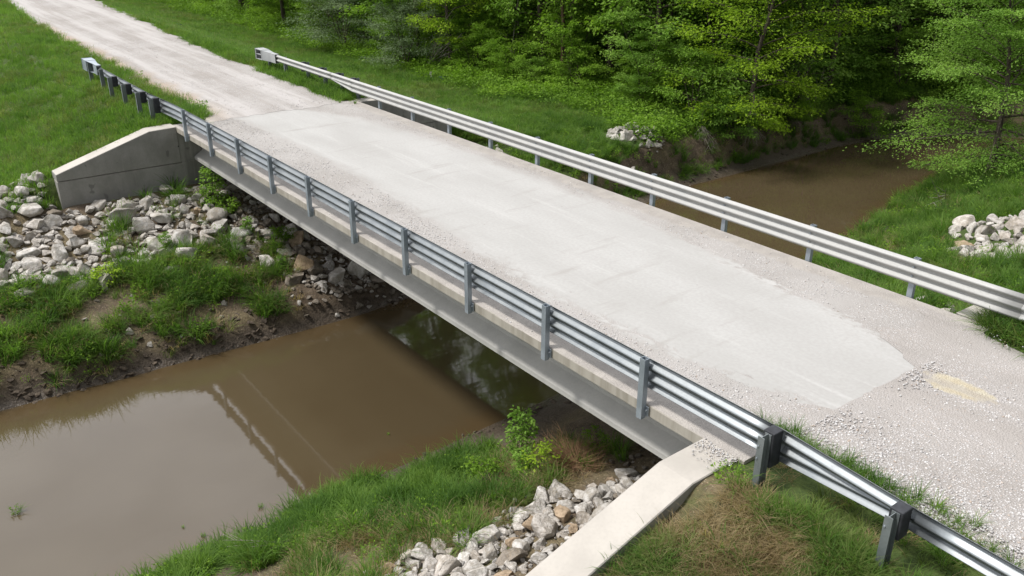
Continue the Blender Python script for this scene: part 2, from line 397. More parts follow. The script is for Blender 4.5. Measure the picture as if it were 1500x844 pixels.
# ------------------------------------------------------------------ terrain
ZW = -5.131
CL = np.array([(11.2, 60), (11.2, 20), (11.25, 8), (11.3, 2), (11.35, -3), (11.9, -9), (13.2, -17), (14.4, -22.5), (15.2, -28.5), (15.6, -34), (14.6, -39.3), (11.0, -43.0), (4, -45.5), (-8, -47.5), (-60, -52)], float)
HW = np.array([4.45, 4.45, 4.45, 4.15, 3.9, 3.9, 4.1, 4.2, 3.45, 3.1, 3.0, 3.0, 3.2, 3.4, 3.4])
def creek(x, y):
    """distance outside the water line, and which bank (+1 = far/left bank)"""
    best = np.full(x.shape, 1e9); side = np.zeros(x.shape)
    for i in range(len(CL)-1):
        a = CL[i]; d = CL[i+1]-a; l2 = d@d
        t = np.clip(((x-a[0])*d[0]+(y-a[1])*d[1])/l2, 0, 1)
        px = x-a[0]-t*d[0]; py = y-a[1]-t*d[1]
        dist = np.hypot(px, py)-(HW[i]*(1-t)+HW[i+1]*t)
        cr = d[0]*py-d[1]*px
        u = dist < best
        best = np.where(u, dist, best); side = np.where(u, np.sign(cr), side)
    return best, side
def emb(y):
    o = np.where(y > -3.6, y-.75, -8.0-y)
    return -.06-np.clip(o, 0, 20)*.33-.17*sstep(-.1, .4, o)
def terrain(x, y):
    x = np.asarray(x, float); y = np.asarray(y, float)
    d, s = creek(x, y)
    jag = vnoise(x, y, .9, 3, 3)*.35+vnoise(x, y, .22, 9, 2)*.5
    far = sstep(-9, -16, y)
    dj = d+jag*np.where(s > 0, .65+.35*far, .3)*sstep(-.2, .6, d)
    lb = np.interp(dj, [-4, -1, 0, .15, .45, 1, 3.7, 7.2, 14], [-1.3, -.5, 0, .14, .52, .86, 1.75, 2.95, 2.6])
    lf = np.interp(dj, [-4, -1, 0, .55, 1.0, 1.45, 2.2, 9], [-1.3, -.5, 0, .16, .45, 1.65, 2.05, 2.45])
    rb = np.interp(dj, [-4, -1, 0, .7, 1.6, 4.7, 8.4, 14], [-1.0, -.28, 0, .16, .55, 1.9, 2.95, 2.6])
    h = np.where(s > 0, lb*(1-far)+lf*far, rb)
    fl = ZW+h+vnoise(x, y, .35, 21, 4)*.16*sstep(.2, 2.5, d)+vnoise(x, y, 2.2, 33, 2)*.05*sstep(.0, .5, d)+vnoise(x, y, 3.0, 35, 2)*.13*sstep(.1, .4, d)*sstep(1.6, .9, d)*(s > 0)
    fl = fl+vnoise(x, y, .02, 5, 2)*.9*sstep(40, 110, np.hypot(x-12, y+4))
    fl = fl+.42*np.exp(-((x-20.9)/.95)**2-((y+20.6)/1.0)**2)+.45*np.exp(-((x-3.7)/1.3)**2-((y+21.1)/1.0)**2)
    e = emb(y)+vnoise(x, y, .5, 44, 3)*.06*sstep(.2, 2.0, np.abs(y+3.6)-4.2)
    out_ = np.maximum(np.maximum(0, y-4.0), np.maximum(0, -11.3-y))
    wd = np.minimum(.16+out_*.9, 3.5)
    mL = sstep(23.02-wd, 23.02+wd, x); mR = sstep(-1.52+wd, -1.52-wd, x)
    m = np.maximum(mL, mR)
    k = .35
    sm = np.logaddexp(fl/k, e/k)*k
    sm = np.where(out_ > 0, sm, np.maximum(fl, e))
    z = fl*(1-m)+sm*m
    return z
def axis(lo, hi, step, far_lo, far_hi, extra):
    core = list(np.arange(lo, hi+1e-6, step))
    a = [lo]; s = step
    while a[-1] > far_lo: s *= 1.22; a.append(a[-1]-s)
    b = [hi]; s = step
    while b[-1] < far_hi: s *= 1.22; b.append(b[-1]+s)
    v = np.array(sorted(a[1:]+core+b[1:]))
    for e in extra: v = v[np.abs(v-e) > .07]
    return np.array(sorted(list(v)+list(extra)))
gx = axis(-11, 38, .2, -600, 600, [22.84, 23.02, 23.20, -1.34, -1.52, -1.70])
gy = axis(-44, 14, .2, -600, 600, [])
XX, YY = np.meshgrid(gx, gy)
ZZ = terrain(XX, YY)
tv = np.stack([XX, YY, ZZ], -1).reshape(-1, 3)
nx, ny = len(gx), len(gy)
ii = (np.arange(ny-1)[:, None]*nx+np.arange(nx-1)[None, :]).ravel()
me = mesh('ground', tv, np.stack([ii, ii+1, ii+1+nx, ii+nx], -1), M['ground'], True)
def grassmask(x, y):
    d, s = creek(x, y)
    g = sstep(.7, 1.6, d)
    g = np.where((s > 0) & (y < -12), sstep(1.3, 2.2, d), g)
    under = sstep(.4, -.6, y)*sstep(-8.6, -7.4, y)*(x > -1.4)*(x < 22.9)
    g = g*(1-under)
    dry = (x < -1.3)*(y > .2)*(y < 6)
    g = np.where(dry > 0, .25+.3*vnoise(x, y, .8, 61, 3), g)
    bankdry = (x < 7.5)*(x > -1)*(y > -.3)*(y < 5.5)
    g = np.where(bankdry > 0, np.minimum(g, .38+.4*vnoise(x, y, .7, 67, 3)), g)
    lr = (x > 14)*(x < 22.8)*(y > -.5)*(y < 9)
    g = np.where(lr > 0, np.minimum(g, .22+.35*vnoise(x, y, .6, 71, 3)), g)
    return np.clip(g, 0, 1)
at = me.attributes.new('grass', 'FLOAT', 'POINT')
at.data.foreach_set('value', grassmask(tv[:, 0], tv[:, 1]).astype(np.float32))
tag(obj('ground', me), 'grassy creek banks and floodplain of brown soil around the bridge', 'ground', kind='structure')

wx = np.arange(-70, 45.1, .6); wy = np.arange(-60, 45.1, .6)
WX, WY = np.meshgrid(wx, wy)
wv = np.stack([WX, WY, np.full(WX.shape, ZW)], -1).reshape(-1, 3)
n2 = len(wx); ii = (np.arange(len(wy)-1)[:, None]*n2+np.arange(n2-1)[None, :]).ravel()
me = mesh('creek_water', wv, np.stack([ii, ii+1, ii+1+n2, ii+n2], -1), M['water'])
dd, _ = creek(wv[:, 0], wv[:, 1])
at = me.attributes.new('shore', 'FLOAT', 'POINT'); at.data.foreach_set('value', sstep(-1.8, .2, dd).astype(np.float32))
tag(obj('creek_water', me), 'muddy brown creek flowing under the bridge', 'water', kind='structure')

DY0, DY1 = -7.17, -.08
# ------------------------------------------------------------------ gravel road (two ribbons, one object)
def road_edges(x):
    yl = np.interp(x, [-80, -6, -3.8, -1.9, 22.6, 24.3, 31, 39, 47, 62, 73, 90, 130], [-1.2, -1.0, -1.0, -1.05, -1.2, -1.55, -1.45, -1.7, -1.6, -2.1, -3.0, -5.5, -14])
    yr = np.interp(x, [-80, -6, -2.4, -1.9, 22.6, 23.6, 28, 37, 46, 58, 69, 90, 130], [-6.7, -6.7, -6.75, -6.9, -7.1, -6.75, -7.0, -7.1, -7.6, -8.2, -8.7, -11.5, -20])
    return yl+vnoise(x, x*0, .9, 81, 3)*.22, yr+vnoise(x, x*0+50, .9, 82, 3)*.25
rv = []; rf = []
for xs in (np.linspace(-60, -1.955, 400), np.arange(23.045, 130, .2)):
    yl, yr = road_edges(xs); T = np.linspace(0, 1, 45); b = len(rv) and sum(len(q) for q in rv)
    X2 = np.repeat(xs[:, None], 45, 1); Y2 = yl[:, None]*(1-T)+yr[:, None]*T
    edge = np.minimum(T, 1-T)*6
    Z2 = .02+.03*vnoise(X2, Y2, .9, 91, 3)-.085*(1-sstep(0, .5, edge))+.012*vnoise(X2, Y2, 4.5, 95, 2)
    nearend = np.minimum(np.abs(X2+1.96), np.abs(X2-23.05))
    wn_ = sstep(0, 1.0, nearend); Z2 = Z2*wn_+(-.003+.012*np.maximum(0, vnoise(X2, Y2, 3, 97, 2)))*(1-wn_)
    if xs[0] < 0:
        drift = np.where((Y2 > -2.25) | (Y2 < -4.65), .25+.75*sstep(0, .5, np.maximum(Y2+2.25, -4.65-Y2)), .03)*(1+.5*vnoise(X2*0, Y2, 2.6, 98, 3))+.05*vnoise(X2*0, Y2, 9, 99, 2)
        X2 = X2+np.maximum(drift, .02)*sstep(-3.2, -1.955, X2)
        on = X2 > -2.05
    else:
        drift = (.10+.35*sstep(-.3, .5, vnoise(X2*0, Y2, 1.3, 96, 3)))
        X2 = X2-drift*sstep(24.2, 23.045, X2); on = X2 < 23.1
    Z2 = np.where(on, .006+.004*(vnoise(X2, Y2, 9, 94, 2)), Z2)
    lim_ = (Y2 > DY1-.02) | (Y2 < DY0+.02)
    Z2 = np.where(on & lim_, -.02, Z2)
    rv.append(np.stack([X2, Y2, Z2], -1).reshape(-1, 3))
    n = len(xs); q = (np.arange(n-1)[:, None]*45+np.arange(44)[None, :]).ravel()+b
    rf.append(np.stack([q, q+45, q+46, q+1], -1)[:, ::-1])
me = mesh('gravel_road', np.concatenate(rv), np.concatenate(rf), M['road'], True)
me.flip_normals() if me.polygons[0].normal.z < 0 else None
tag(obj('gravel_road', me), 'pale crushed limestone gravel road crossing the creek', 'road', kind='structure')

# ------------------------------------------------------------------ bridge
DY0, DY1 = -7.17, -.08
S = 2.38125
br = empty('concrete_bridge', (10.6, -3.6, 0), 'single span grey concrete bridge crossing the muddy creek', 'bridge')
def part(mb, name, m, parent=br, smooth=False, label=None):
    o = mb.build(name, m, None, smooth); o.parent = parent
    o.matrix_parent_inverse = Matrix.Translation(parent.location).inverted()
    if label: o['label'] = label
    return o
b = MB()
NX = 130
xs = np.linspace(-1.95, 23.04, NX)
prof = lambda x: [(DY1-.012, -.20), (DY1, -.188), (DY1, -.015+.004*math.sin(x*3)), (DY1-.015, 0), (DY1-3.5, .0), (DY0+.015, 0), (DY0, -.015), (DY0, -.188), (DY0+.012, -.20)]
vv = []; ff = []
for i, x in enumerate(xs):
    for k, (y, z) in enumerate(prof(x)):
        j = 0
        if k in (1, 2, 3): j = .008*float(vnoise(np.array([x]), np.array([k*1.0]), 2.5, 111, 3)[0])
        vv.append((x, y+j, z))
K = 9
for i in range(NX-1):
    for k in range(K): a_ = i*K+k; c_ = i*K+(k+1) % K; ff.append((a_, a_+K, c_+K, c_))
ff.append(tuple(range(K))); ff.append(tuple((NX-1)*K+k for k in range(K-1, -1, -1)))
b.add(vv, ff); part(b, 'deck_slab', M['deck'])
GP = [(-.39, -1.25), (.39, -1.25), (.415, -1.225), (.415, -1.13), (.40, -1.11), (.12, -.93), (.095, -.88), (.095, -.42), (.13, -.37), (.36, -.29), (.36, -.203), (-.36, -.203), (-.36, -.29), (-.13, -.37), (-.095, -.42), (-.095, -.88), (-.12, -.93), (-.40, -1.11), (-.415, -1.13), (-.415, -1.225)]
for yc in (-.97, -2.71, -4.54, -6.28):
    b = MB(); b.prism([(p+yc, z) for p, z in GP], 'x', -1.18, 22.68); part(b, 'girder', M['girder'])
for xf, sg in ((22.7, 1), (-1.2, -1)):
    b = MB(); x0, x1 = sorted((xf, xf+sg*.33))
    b.box(x0, x1, -7.25, -.09, -4.2, -1.262)
    b.box(min(xf+sg*.03, xf+sg*.33), max(xf+sg*.03, xf+sg*.33), -7.25, -.09, -1.262, -.203)
    part(b, 'abutment', M['wall'])
    for (yd, yo, nm_) in ((1, -.087, 'near'), (-1, -7.253, 'far')):
        P = [(0, -3.6), (4.03, -3.6), (4.03, -1.03), (.92, -.035), (.0, -.005)]
        up = [(0, -1.262), (4.03, -1.262), (4.03, -1.03), (.92, -.035), (0, -.005)]
        lo = [(0, -4.2), (4.03, -4.2), (4.03, -1.286), (0, -1.286)]
        x0, x1 = sorted((xf, xf+sg*.64))
        b = MB()
        b.prism([(yo+yd*p, z) for p, z in lo], 'x', x0, x1)
        b.prism([(yo+yd*p, z) for p, z in [(.01, -1.3), (3.95, -1.3), (3.95, -1.25), (.01, -1.25)]], 'x', x0+.07, x1-.07)
        part(b, 'wall_base', M['wall'])
        b = MB(); b.prism([(yo+yd*p, z) for p, z in up], 'x', x0-.001, x1+.001)
        o = part(b, 'wing_wall', M['wall'])
        bv = o.modifiers.new('bevel', 'BEVEL'); bv.width = .014; bv.segments = 1; bv.limit_method = 'ANGLE'
b = MB(); b.box(9.9, 10.15, -6.1, -1.2, -1.0, -.35); part(b, 'diaphragm', M['girder'])

# ------------------------------------------------------------------ guard rails
def thrie(t):
    """param 0..1 (top to bottom) -> (depth toward traffic, drop)"""
    pts = [(.012, 0), (.020, .004), (.050, .026), (.078, .043), (.083, .060), (.078, .077), (.050, .098), (.018, .132), (.002, .146), (0, .156), (.002, .166), (.018, .180), (.050, .214), (.078, .235), (.083, .252), (.078, .269), (.050, .290), (.018, .324), (.002, .338), (0, .348), (.002, .358), (.018, .372), (.050, .406), (.078, .427), (.083, .444), (.078, .461), (.050, .480), (.020, .502), (.012, .506)]
    return pts
TH = thrie(0)
WB = [(.012, 0), (.020, .004), (.050, .026), (.078, .043), (.083, .060), (.078, .077), (.050, .098), (.018, .132), (.002, .146), (0, .156), (.002, .166), (.018, .180), (.050, .202)] + [(.075, .214), (.079, .220), (.081, .2235), (.0825, .2275), (.083, .231), (.083, .2345), (.083, .238), (.083, .2415), (.083, .245), (.0825, .2485), (.081, .252), (.079, .255), (.076, .259), (.050, .286), (.020, .308), (.012, .312)]
assert len(WB) == len(TH)
def rail_mesh(path, sgn):
    """path rows: x, y(back plane), ztop, blend 0=thrie 1=W ; sgn: direction of traffic (+1 = +y)"""
    v = []; f = []; n = len(TH)
    for (x, y, zt, bl) in path:
        pr = [((1-bl)*a[0]+bl*c[0], (1-bl)*a[1]+bl*c[1]) for a, c in zip(TH, WB)]
        for dp, dz in pr: v.append((x, y+sgn*dp, zt-dz))
        for dp, dz in pr: v.append((x, y+sgn*(dp-.004), zt-dz))
    m = 2*n
    for i in range(len(path)-1):
        for k in range(n-1):
            a = i*m+k
            f.append((a, a+1, a+m+1, a+m)); f.append((a+n, a+n+m, a+n+m+1, a+n+1))
        for k in (0, n-1):
            a = i*m+k; q = (a, a+m, a+m+n, a+n); f.append(q if k == 0 else q[::-1])
    for i in (0, len(path)-1):
        a = i*m
        for k in range(n-1): f.append((a+k, a+k+n, a+k+1+n, a+k+1))
    mb = MB(); mb.v = v; mb.f = f
    return mb
def guardrail(label, name_m, ypost0, rail_back, sgn, path, bridge_x, appro, term, gmat):
    """sgn: traffic direction in y"""
    g = empty('guardrail', (10.6, ypost0, 0), label, 'guardrail')
    # rail beam in overlapping lengths: bridge length, transition pieces, w-beam pieces
    for nm, rows in path: 
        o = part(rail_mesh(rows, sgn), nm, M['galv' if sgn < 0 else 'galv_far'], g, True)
        o.data.polygons.foreach_set('use_smooth', np.ones(len(o.data.polygons), bool))
    for x in bridge_x:
        p = MB(); y0, y1 = sorted((ypost0, ypost0-sgn*.10)); t = .008
        # rectangular hollow tube, open top
        z0, z1 = -.235, .815
        X0, X1 = x-.055, x+.055
        p.box(X0, X1, y0, y0+t, z0, z1); p.box(X0, X1, y1-t, y1, z0, z1)
        p.box(X0, X0+t, y0+t, y1-t, z0, z1); p.box(X1-t, X1, y0+t, y1-t, z0, z1)
        p.box(X0+t, X1-t, y0+t, y1-t, .72, .728)
        po = part(p, 'post', M['post'], g)
        # bracket plates + bolts on the slab side, bolts through the rail
        yi = ypost0+sgn*.002
        def sub(nm, fn_):
            q = MB(); fn_(q); bo = q.build(nm, M['bolt'], None); bo.parent = po
        for sx in (-1, 1):
            xa_, xb_ = sorted((x+sx*.057, x+sx*.115)); ya_, yb2 = sorted((yi-sgn*.012, yi))
            sub('bracket', lambda q: q.box(xa_, xb_, ya_, yb2, -.19, -.02))
            sub('bolt', lambda q: q.cyl((x+sx*.085, yi-sgn*.028, -.075), 'y', .018, .03, 6))
        sub('bolt', lambda q: q.cyl((x+.072, ypost0-sgn*.05, -.12), 'x', .018, .034, 6))
        for zz in (.646, .455):
            sub('rail_bolt', lambda q: q.cyl((x, rail_back+sgn*.012, zz), 'y', .02, .018, 8))
    for (x, yb, zt, kind, blk) in appro:
        # W6 steel post behind a blockout
        gz = -.75
        hb = .50 if kind == 'thrie' else .36
        dpt = .20
        yb0 = yb-sgn*.004
        p = MB(); yo = yb0-sgn*(dpt+.004 if blk else 0)
        a0, a1 = sorted((yo, yo-sgn*.15))
        p.box(x-.05, x+.05, a0, a0+.008, gz, zt-.01); p.box(x-.05, x+.05, a1-.008, a1, gz, zt-.01)
        p.box(x-.004, x+.004, a0+.008, a1-.008, gz, zt-.01)
        po = part(p, 'post', M['postdark'], g)
        if blk:
            p = MB(); c0, c1 = sorted((yb0, yb0-sgn*dpt))
            p.box(x-.085, x+.085, c0, c1, zt-hb-.02, zt+.015, .008)
            part(p, 'blockout', M['block'], g)
        for zz in ((zt-.156,), (zt-.156, zt-.348))[kind == 'thrie']:
            q = MB(); q.cyl((x, yb+sgn*.014, zz), 'y', .019, .014, 8)
            bo = q.build('rail_bolt', M['bolt'], None); bo.parent = po
            q = MB(); q.cyl((x+.028, yo-sgn*.155, zz), 'y', .014, .014, 6)
            bo = q.build('bolt', M['bolt'], None); bo.parent = po
    if term:
        x0, x1, yb, zt = term     # x0 where the rail enters, x1 the impact face
        t = MB(); ys = yb+sgn*.04
        zb = zt-.34
        def yb_(a, c): return (min(ys+sgn*a, ys+sgn*c), max(ys+sgn*a, ys+sgn*c))
        # feeder chute: channel round the rail
        t.box(x0, x0+.55, *yb_(-.085, .085), zt+.005, zt+.03); t.box(x0, x0+.55, *yb_(-.085, .085), zb-.03, zb-.005)
        t.box(x0, x0+.55, *yb_(.087, .097), zb-.03, zt+.03); t.box(x0, x0+.55, *yb_(-.097, -.087), zb-.03, zt+.03)
        # flared throat (top, bottom and side plates)
        zA, zB = zt+.03, zt+.05
        xa, xb = x0+.552, x1-.70
        for (z1a, z1b, s_) in ((zt+.03, zt+.055, -1), (zb-.03, zb-.035, 1)):
            v = []
            for x, z in ((xa, z1a), (xb, z1b)):
                wv_ = .097 if x == xa else .19
                for yy in (ys-wv_, ys+wv_):
                    v += [(x, yy, z), (x, yy, z+s_*.012)]
            t.add(v, [(0, 2, 6, 4), (1, 5, 7, 3), (0, 4, 5, 1), (2, 3, 7, 6), (0, 1, 3, 2), (4, 6, 7, 5)])
        v = []
        for x, wv_, za, zc in ((xa, .097, zt+.017, zb-.017), (xb, .19, zt+.042, zb-.022)):
            for yy in (ys+sgn*wv_, ys+sgn*(wv_-.01)):
                v += [(x, yy, za), (x, yy, zc)]
        t.add(v, [(0, 1, 5, 4), (2, 6, 7, 3), (0, 4, 6, 2), (1, 3, 7, 5), (0, 2, 3, 1), (4, 5, 7, 6)])
        # impact head: box frame with a middle shelf, open to the traffic side
        h0, h1 = x1-.698, x1
        zt2, zb2 = zt+.06, zb-.04; zm = (zt2+zb2)/2
        for zz in (zt2, zm, zb2): t.box(h0, h1, ys-.205, ys+.205, zz-.008, zz+.008)
        t.box(h1+.001, h1+.02, ys-.215, ys+.215, zb2-.02, zt2+.02)
        for (c0, c1) in ((zb2+.009, zm-.009), (zm+.009, zt2-.009)):
            t.box(h0, h0+.02, ys-.20, ys+.20, c0, c1)
            a0, a1 = sorted((ys-sgn*.20, ys-sgn*.188)); t.box(h0+.021, h1-.001, a0, a1, c0, c1)
            a0, a1 = sorted((ys+sgn*.20, ys+sgn*.188))
            t.box(h0+.021, h0+.07, a0, a1, c0, c1); t.box(h1-.05, h1-.001, a0, a1, c0, c1)
        part(t, 'end_terminal', gmat, g)
    return g
ZT = .80
def seg(x0, x1, step, fy, b0=0., b1=0.):
    n = max(2, int(abs(x1-x0)/step)+1)
    return [(x, fy(x), ZT, b0+(b1-b0)*float(i)/(n-1)) for i, x in enumerate(np.linspace(x0, x1, n))]
bx = [S*i for i in range(10)]
fn = lambda x: float(np.interp(x, [-40, -9, -5.6, -4.3, -2.45, 22.5, 25, 40], [.6, .22, .12, .07, -.075, -.075, .06, .10]))
ff_ = lambda x: float(np.interp(x, [-40, -9, -2.45, 22.5, 25, 40], [-7.5, -7.3, -7.18, -7.165, -7.18, -7.24]))
near_path = [('thrie_beam', seg(-2.50, 24.1, .6, fn)), ('transition_beam', seg(-2.36, -4.42, .1, lambda x: fn(x)-.006, 0, 1)), ('transition_beam', seg(24.1, 25.3, .1, fn, 0, 1)),
             ('w_beam', seg(-4.36, -12, .6, fn, 1, 1)), ('w_beam', seg(25.3, 33.3, .5, fn, 1, 1))]
guardrail('galvanised steel guardrail on the near creek side of the bridge, posts bolted to the slab', '', -.062, -.075, -1, near_path, bx,
          [(x, fn(x), ZT, k, bl) for x, k, bl in ((-2.42, 'thrie', 1), (-4.32, 'w', 1), (-6.22, 'w', 1), (-8.12, 'w', 1), (-10.02, 'w', 1), (23.98, 'thrie', 1), (25.35, 'w', 1), (27.2, 'w', 1), (29.1, 'w', 1), (31.2, 'w', 0), (33.1, 'w', 0))],
          (32.0, 34.0, fn(33), ZT), M['post'])
far_path = [('thrie_beam', seg(-2.36, 23.2, .6, ff_)), ('transition_beam', seg(23.2, 24.9, .1, ff_, 0, 1)), ('transition_beam', seg(-2.36, -4.2, .1, ff_, 0, 1)),
            ('w_beam', seg(24.9, 31.6, .5, ff_, 1, 1)), ('w_beam', seg(-4.2, -12, .6, ff_, 1, 1))]
guardrail('pale galvanised steel guardrail on the far edge of the bridge nearest the woods', '', -7.19, -7.165, 1, far_path, [x-.26 for x in bx],
          [(x, ff_(x), ZT, k, bl) for x, k, bl in ((23.3, 'thrie', 1), (24.65, 'w', 1), (26.2, 'w', 1), (27.9, 'w', 1), (29.8, 'w', 0), (31.6, 'w', 0), (-2.6, 'thrie', 1), (-4.5, 'w', 1), (-6.4, 'w', 1), (-8.3, 'w', 1))],
          (30.4, 32.4, ff_(31), ZT), M['term'])

# ------------------------------------------------------------------ GN scatter for uncountable stuff
def protos(name, meshes):
    c = bpy.data.collections.new(name)
    for i, me in enumerate(meshes):
        o = bpy.data.objects.new(f'{name}.{i:03d}', me); c.objects.link(o)
    return c
def stuff(name, label, cat, P, col, rot, scl, idx):
    me = bpy.data.meshes.new(name); n = len(P)
    me.vertices.add(n); me.vertices.foreach_set('co', np.asarray(P, np.float32).ravel())
    a = me.attributes.new('rot', 'FLOAT_VECTOR', 'POINT'); a.data.foreach_set('vector', np.asarray(rot, np.float32).ravel())
    a = me.attributes.new('scl', 'FLOAT_VECTOR', 'POINT'); a.data.foreach_set('vector', np.asarray(scl, np.float32).ravel())
    a = me.attributes.new('idx', 'INT', 'POINT'); a.data.foreach_set('value', np.asarray(idx, np.int32))
    o = obj(name, me)
    g = bpy.data.node_groups.new(name, 'GeometryNodeTree')
    g.interface.new_socket('Geometry', in_out='INPUT', socket_type='NodeSocketGeometry')
    g.interface.new_socket('Geometry', in_out='OUTPUT', socket_type='NodeSocketGeometry')
    gi = g.nodes.new('NodeGroupInput'); go = g.nodes.new('NodeGroupOutput')
    iop = g.nodes.new('GeometryNodeInstanceOnPoints'); ci = g.nodes.new('GeometryNodeCollectionInfo')
    ci.inputs['Collection'].default_value = col; ci.inputs['Separate Children'].default_value = True; ci.inputs['Reset Children'].default_value = True
    def na(nm, t):
        q = g.nodes.new('GeometryNodeInputNamedAttribute'); q.data_type = t; q.inputs[0].default_value = nm
        return [s for s in q.outputs if s.enabled and s.name == 'Attribute'][0]
    e2r = g.nodes.new('FunctionNodeEulerToRotation'); l = g.links.new
    l(na('rot', 'FLOAT_VECTOR'), e2r.inputs[0]); l(e2r.outputs[0], iop.inputs['Rotation'])
    l(na('scl', 'FLOAT_VECTOR'), iop.inputs['Scale']); l(na('idx', 'INT'), iop.inputs['Instance Index'])
    iop.inputs['Pick Instance'].default_value = True
    l(gi.outputs[0], iop.inputs['Points']); l(ci.outputs[0], iop.inputs['Instance']); l(iop.outputs[0], go.inputs[0])
    md = o.modifiers.new('scatter', 'NODES'); md.node_group = g
    return tag(o, label, cat, kind='stuff')

FV = np.array(F_); RV = np.array(R2); UV = np.array(U2)
def project(P):
    d = np.asarray(P, float)-CAM; wz = d@FV; wz = np.where(np.abs(wz) < 1e-6, 1e-6, wz)
    return 750+1278.87*(d@RV)/wz, 422-1278.87*(d@UV)/wz, wz
def inview(P, m=60):
    px, py, wz = project(P); return (wz > .5) & (px > -m) & (px < 1500+m) & (py > -m) & (py < 844+m*2)

# ------------------------------------------------------------------ rocks
import bmesh
bm = bmesh.new(); bmesh.ops.create_icosphere(bm, subdivisions=4, radius=1)
ICO_V = np.array([v.co[:] for v in bm.verts]); bm.verts.index_update(); ICO_F = np.array([[v.index for v in f.verts] for f in bm.faces]); bm.free()
def rock_mesh(seed, m):
    r = np.random.default_rng(seed); v = ICO_V.copy()
    for _ in range(r.integers(9, 15)):
        n = r.normal(size=3); n /= np.linalg.norm(n); d = r.uniform(.36, .72)
        e = np.maximum(0, v@n-d); v -= e[:, None]*n
    v *= np.array([1, r.uniform(.65, .9), r.uniform(.5, .75)])
    v += (vnoise(v[:, 0]*3+seed, v[:, 1]*3+v[:, 2]*2, 1.3, seed, 3)*.045)[:, None]*ICO_V
    v /= np.abs(v).max()
    return mesh('riprap_rock', v, ICO_F, m, False)
RM = {k: [rock_mesh(100*j+i, M[k]) for i in range(n)] for j, (k, n) in enumerate((('rock', 12), ('rocktan', 4), ('rockdark', 6)))}
cand = []   # x,y,z,size,kind,zone,label,group
def scatter_rocks(zone, poly_fn, box_, n, smin, smax, kindp, overlap=.78, layers=1):
    pts = []
    r = np.random.default_rng(hash_zone(zone)); tries = 0
    while len(pts) < n and tries < n*60:
        tries += 1
        x = r.uniform(box_[0], box_[1]); y = r.uniform(box_[2], box_[3])
        if not poly_fn(x, y): continue
        s = smin+(smax-smin)*r.random()**2.0
        if tries < n*25: s = max(s, smin+(smax-smin)*.25*r.random())
        if any((x-a)**2+(y-c)**2 < ((s+t)*overlap)**2 for a, c, t in pts): continue
        pts.append((x, y, s))
    for x, y, s in pts:
        z = float(terrain(np.array([x]), np.array([y]))[0])
        u = r.random(); k = 'rock' if u < kindp[0] else ('rocktan' if u < kindp[0]+kindp[1] else 'rockdark')
        cand.append([x, y, z+s*r.uniform(.15, .42), s, k, zone])
def clumpn(X, Y): return vnoise(X, Y, .9, 281, 3) > -.25
def hash_zone(z): return sum(ord(c)*(i+1) for i, c in enumerate(z))
def zA(x, y):
    lim = 18.75+.6*float(vnoise(np.array([x]), np.array([y]), .5, 5, 2)[0])+max(0, y-5)*.06
    hole = float(vnoise(np.array([x]), np.array([y]), .55, 8, 2)[0]) > .42 and y > 2.2
    if y > 4.2: return lim < x < 24.6-.2*(y-4) and not hole
    return lim < x < 22.35 and not hole
scatter_rocks('left slope', zA, (18.2, 24.6, -.4, 9.5), 480, .12, .40, (.95, .025, .025), .60)
def zB(x, y):
    lim = float(np.interp(y, [-7, -2.2, -1.2, -.4], [15.5, 15.8, 17.2, 18.6]))+.5*float(vnoise(np.array([x]), np.array([y]), .5, 6, 2)[0])
    return max(lim, 15.7) < x < 22.35
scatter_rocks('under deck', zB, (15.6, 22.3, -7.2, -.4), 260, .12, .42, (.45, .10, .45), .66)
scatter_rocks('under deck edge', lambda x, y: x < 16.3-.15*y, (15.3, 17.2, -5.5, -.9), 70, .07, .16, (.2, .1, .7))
def zC(x, y):
    lim = 2.45+.5*float(vnoise(np.array([x]), np.array([y]), .6, 7, 2)[0])-.05*(y)
    return -.95 < x < lim-(.9 if y < -.3 else 0)
scatter_rocks('near wing', zC, (-1, 3.4, -1.6, 4.6), 210, .11, .28, (.93, .04, .03), .58)
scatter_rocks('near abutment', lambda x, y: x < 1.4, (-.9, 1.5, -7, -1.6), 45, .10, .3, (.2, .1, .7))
scatter_rocks('far pile', lambda x, y: ((x-20.9)/1.25)**2+((y+20.6)/1.35)**2 < 1, (19, 23, -22.5, -18.5), 34, .16, .34, (.95, .05, 0), .62)
scatter_rocks('right pile', lambda x, y: (((x-3.7)/1.75)**2+((y+21.1)/1.4)**2 < 1) or (((x-2.9)/1.5)**2+((y+18.9)/1.1)**2 < 1), (1, 6.5, -23, -17.5), 110, .14, .34, (.93, .07, 0), .66)
def zF(x, y): return 18.4-.15*(y+8) < x < 22.3 and float(vnoise(np.array([x]), np.array([y]), .5, 12, 2)[0]) > -.25
scatter_rocks('far wing', zF, (18.3, 22.4, -13.5, -7.6), 80, .14, .42, (.9, .1, 0), .7)
scatter_rocks('right far wing', lambda x, y: True, (-.7, 2.6, -13.5, -8.0), 22, .14, .34, (.95, .05, 0), 1.1)
scatter_rocks('waterline', lambda x, y: 15.75 < x < 16.7, (15.6, 16.8, -.5, 4.5), 12, .07, .17, (.3, .1, .6), 1.5)
for x, y, s in ((16.4, -17.2, .26), (17.2, -16.6, .3), (19.3, -19.0, .22), (16.9, -18.6, .2)):
    cand.append([x, y, float(terrain(np.array([x]), np.array([y]))[0])+.1, s, 'rocktan' if s == .3 else 'rock', 'far bank'])
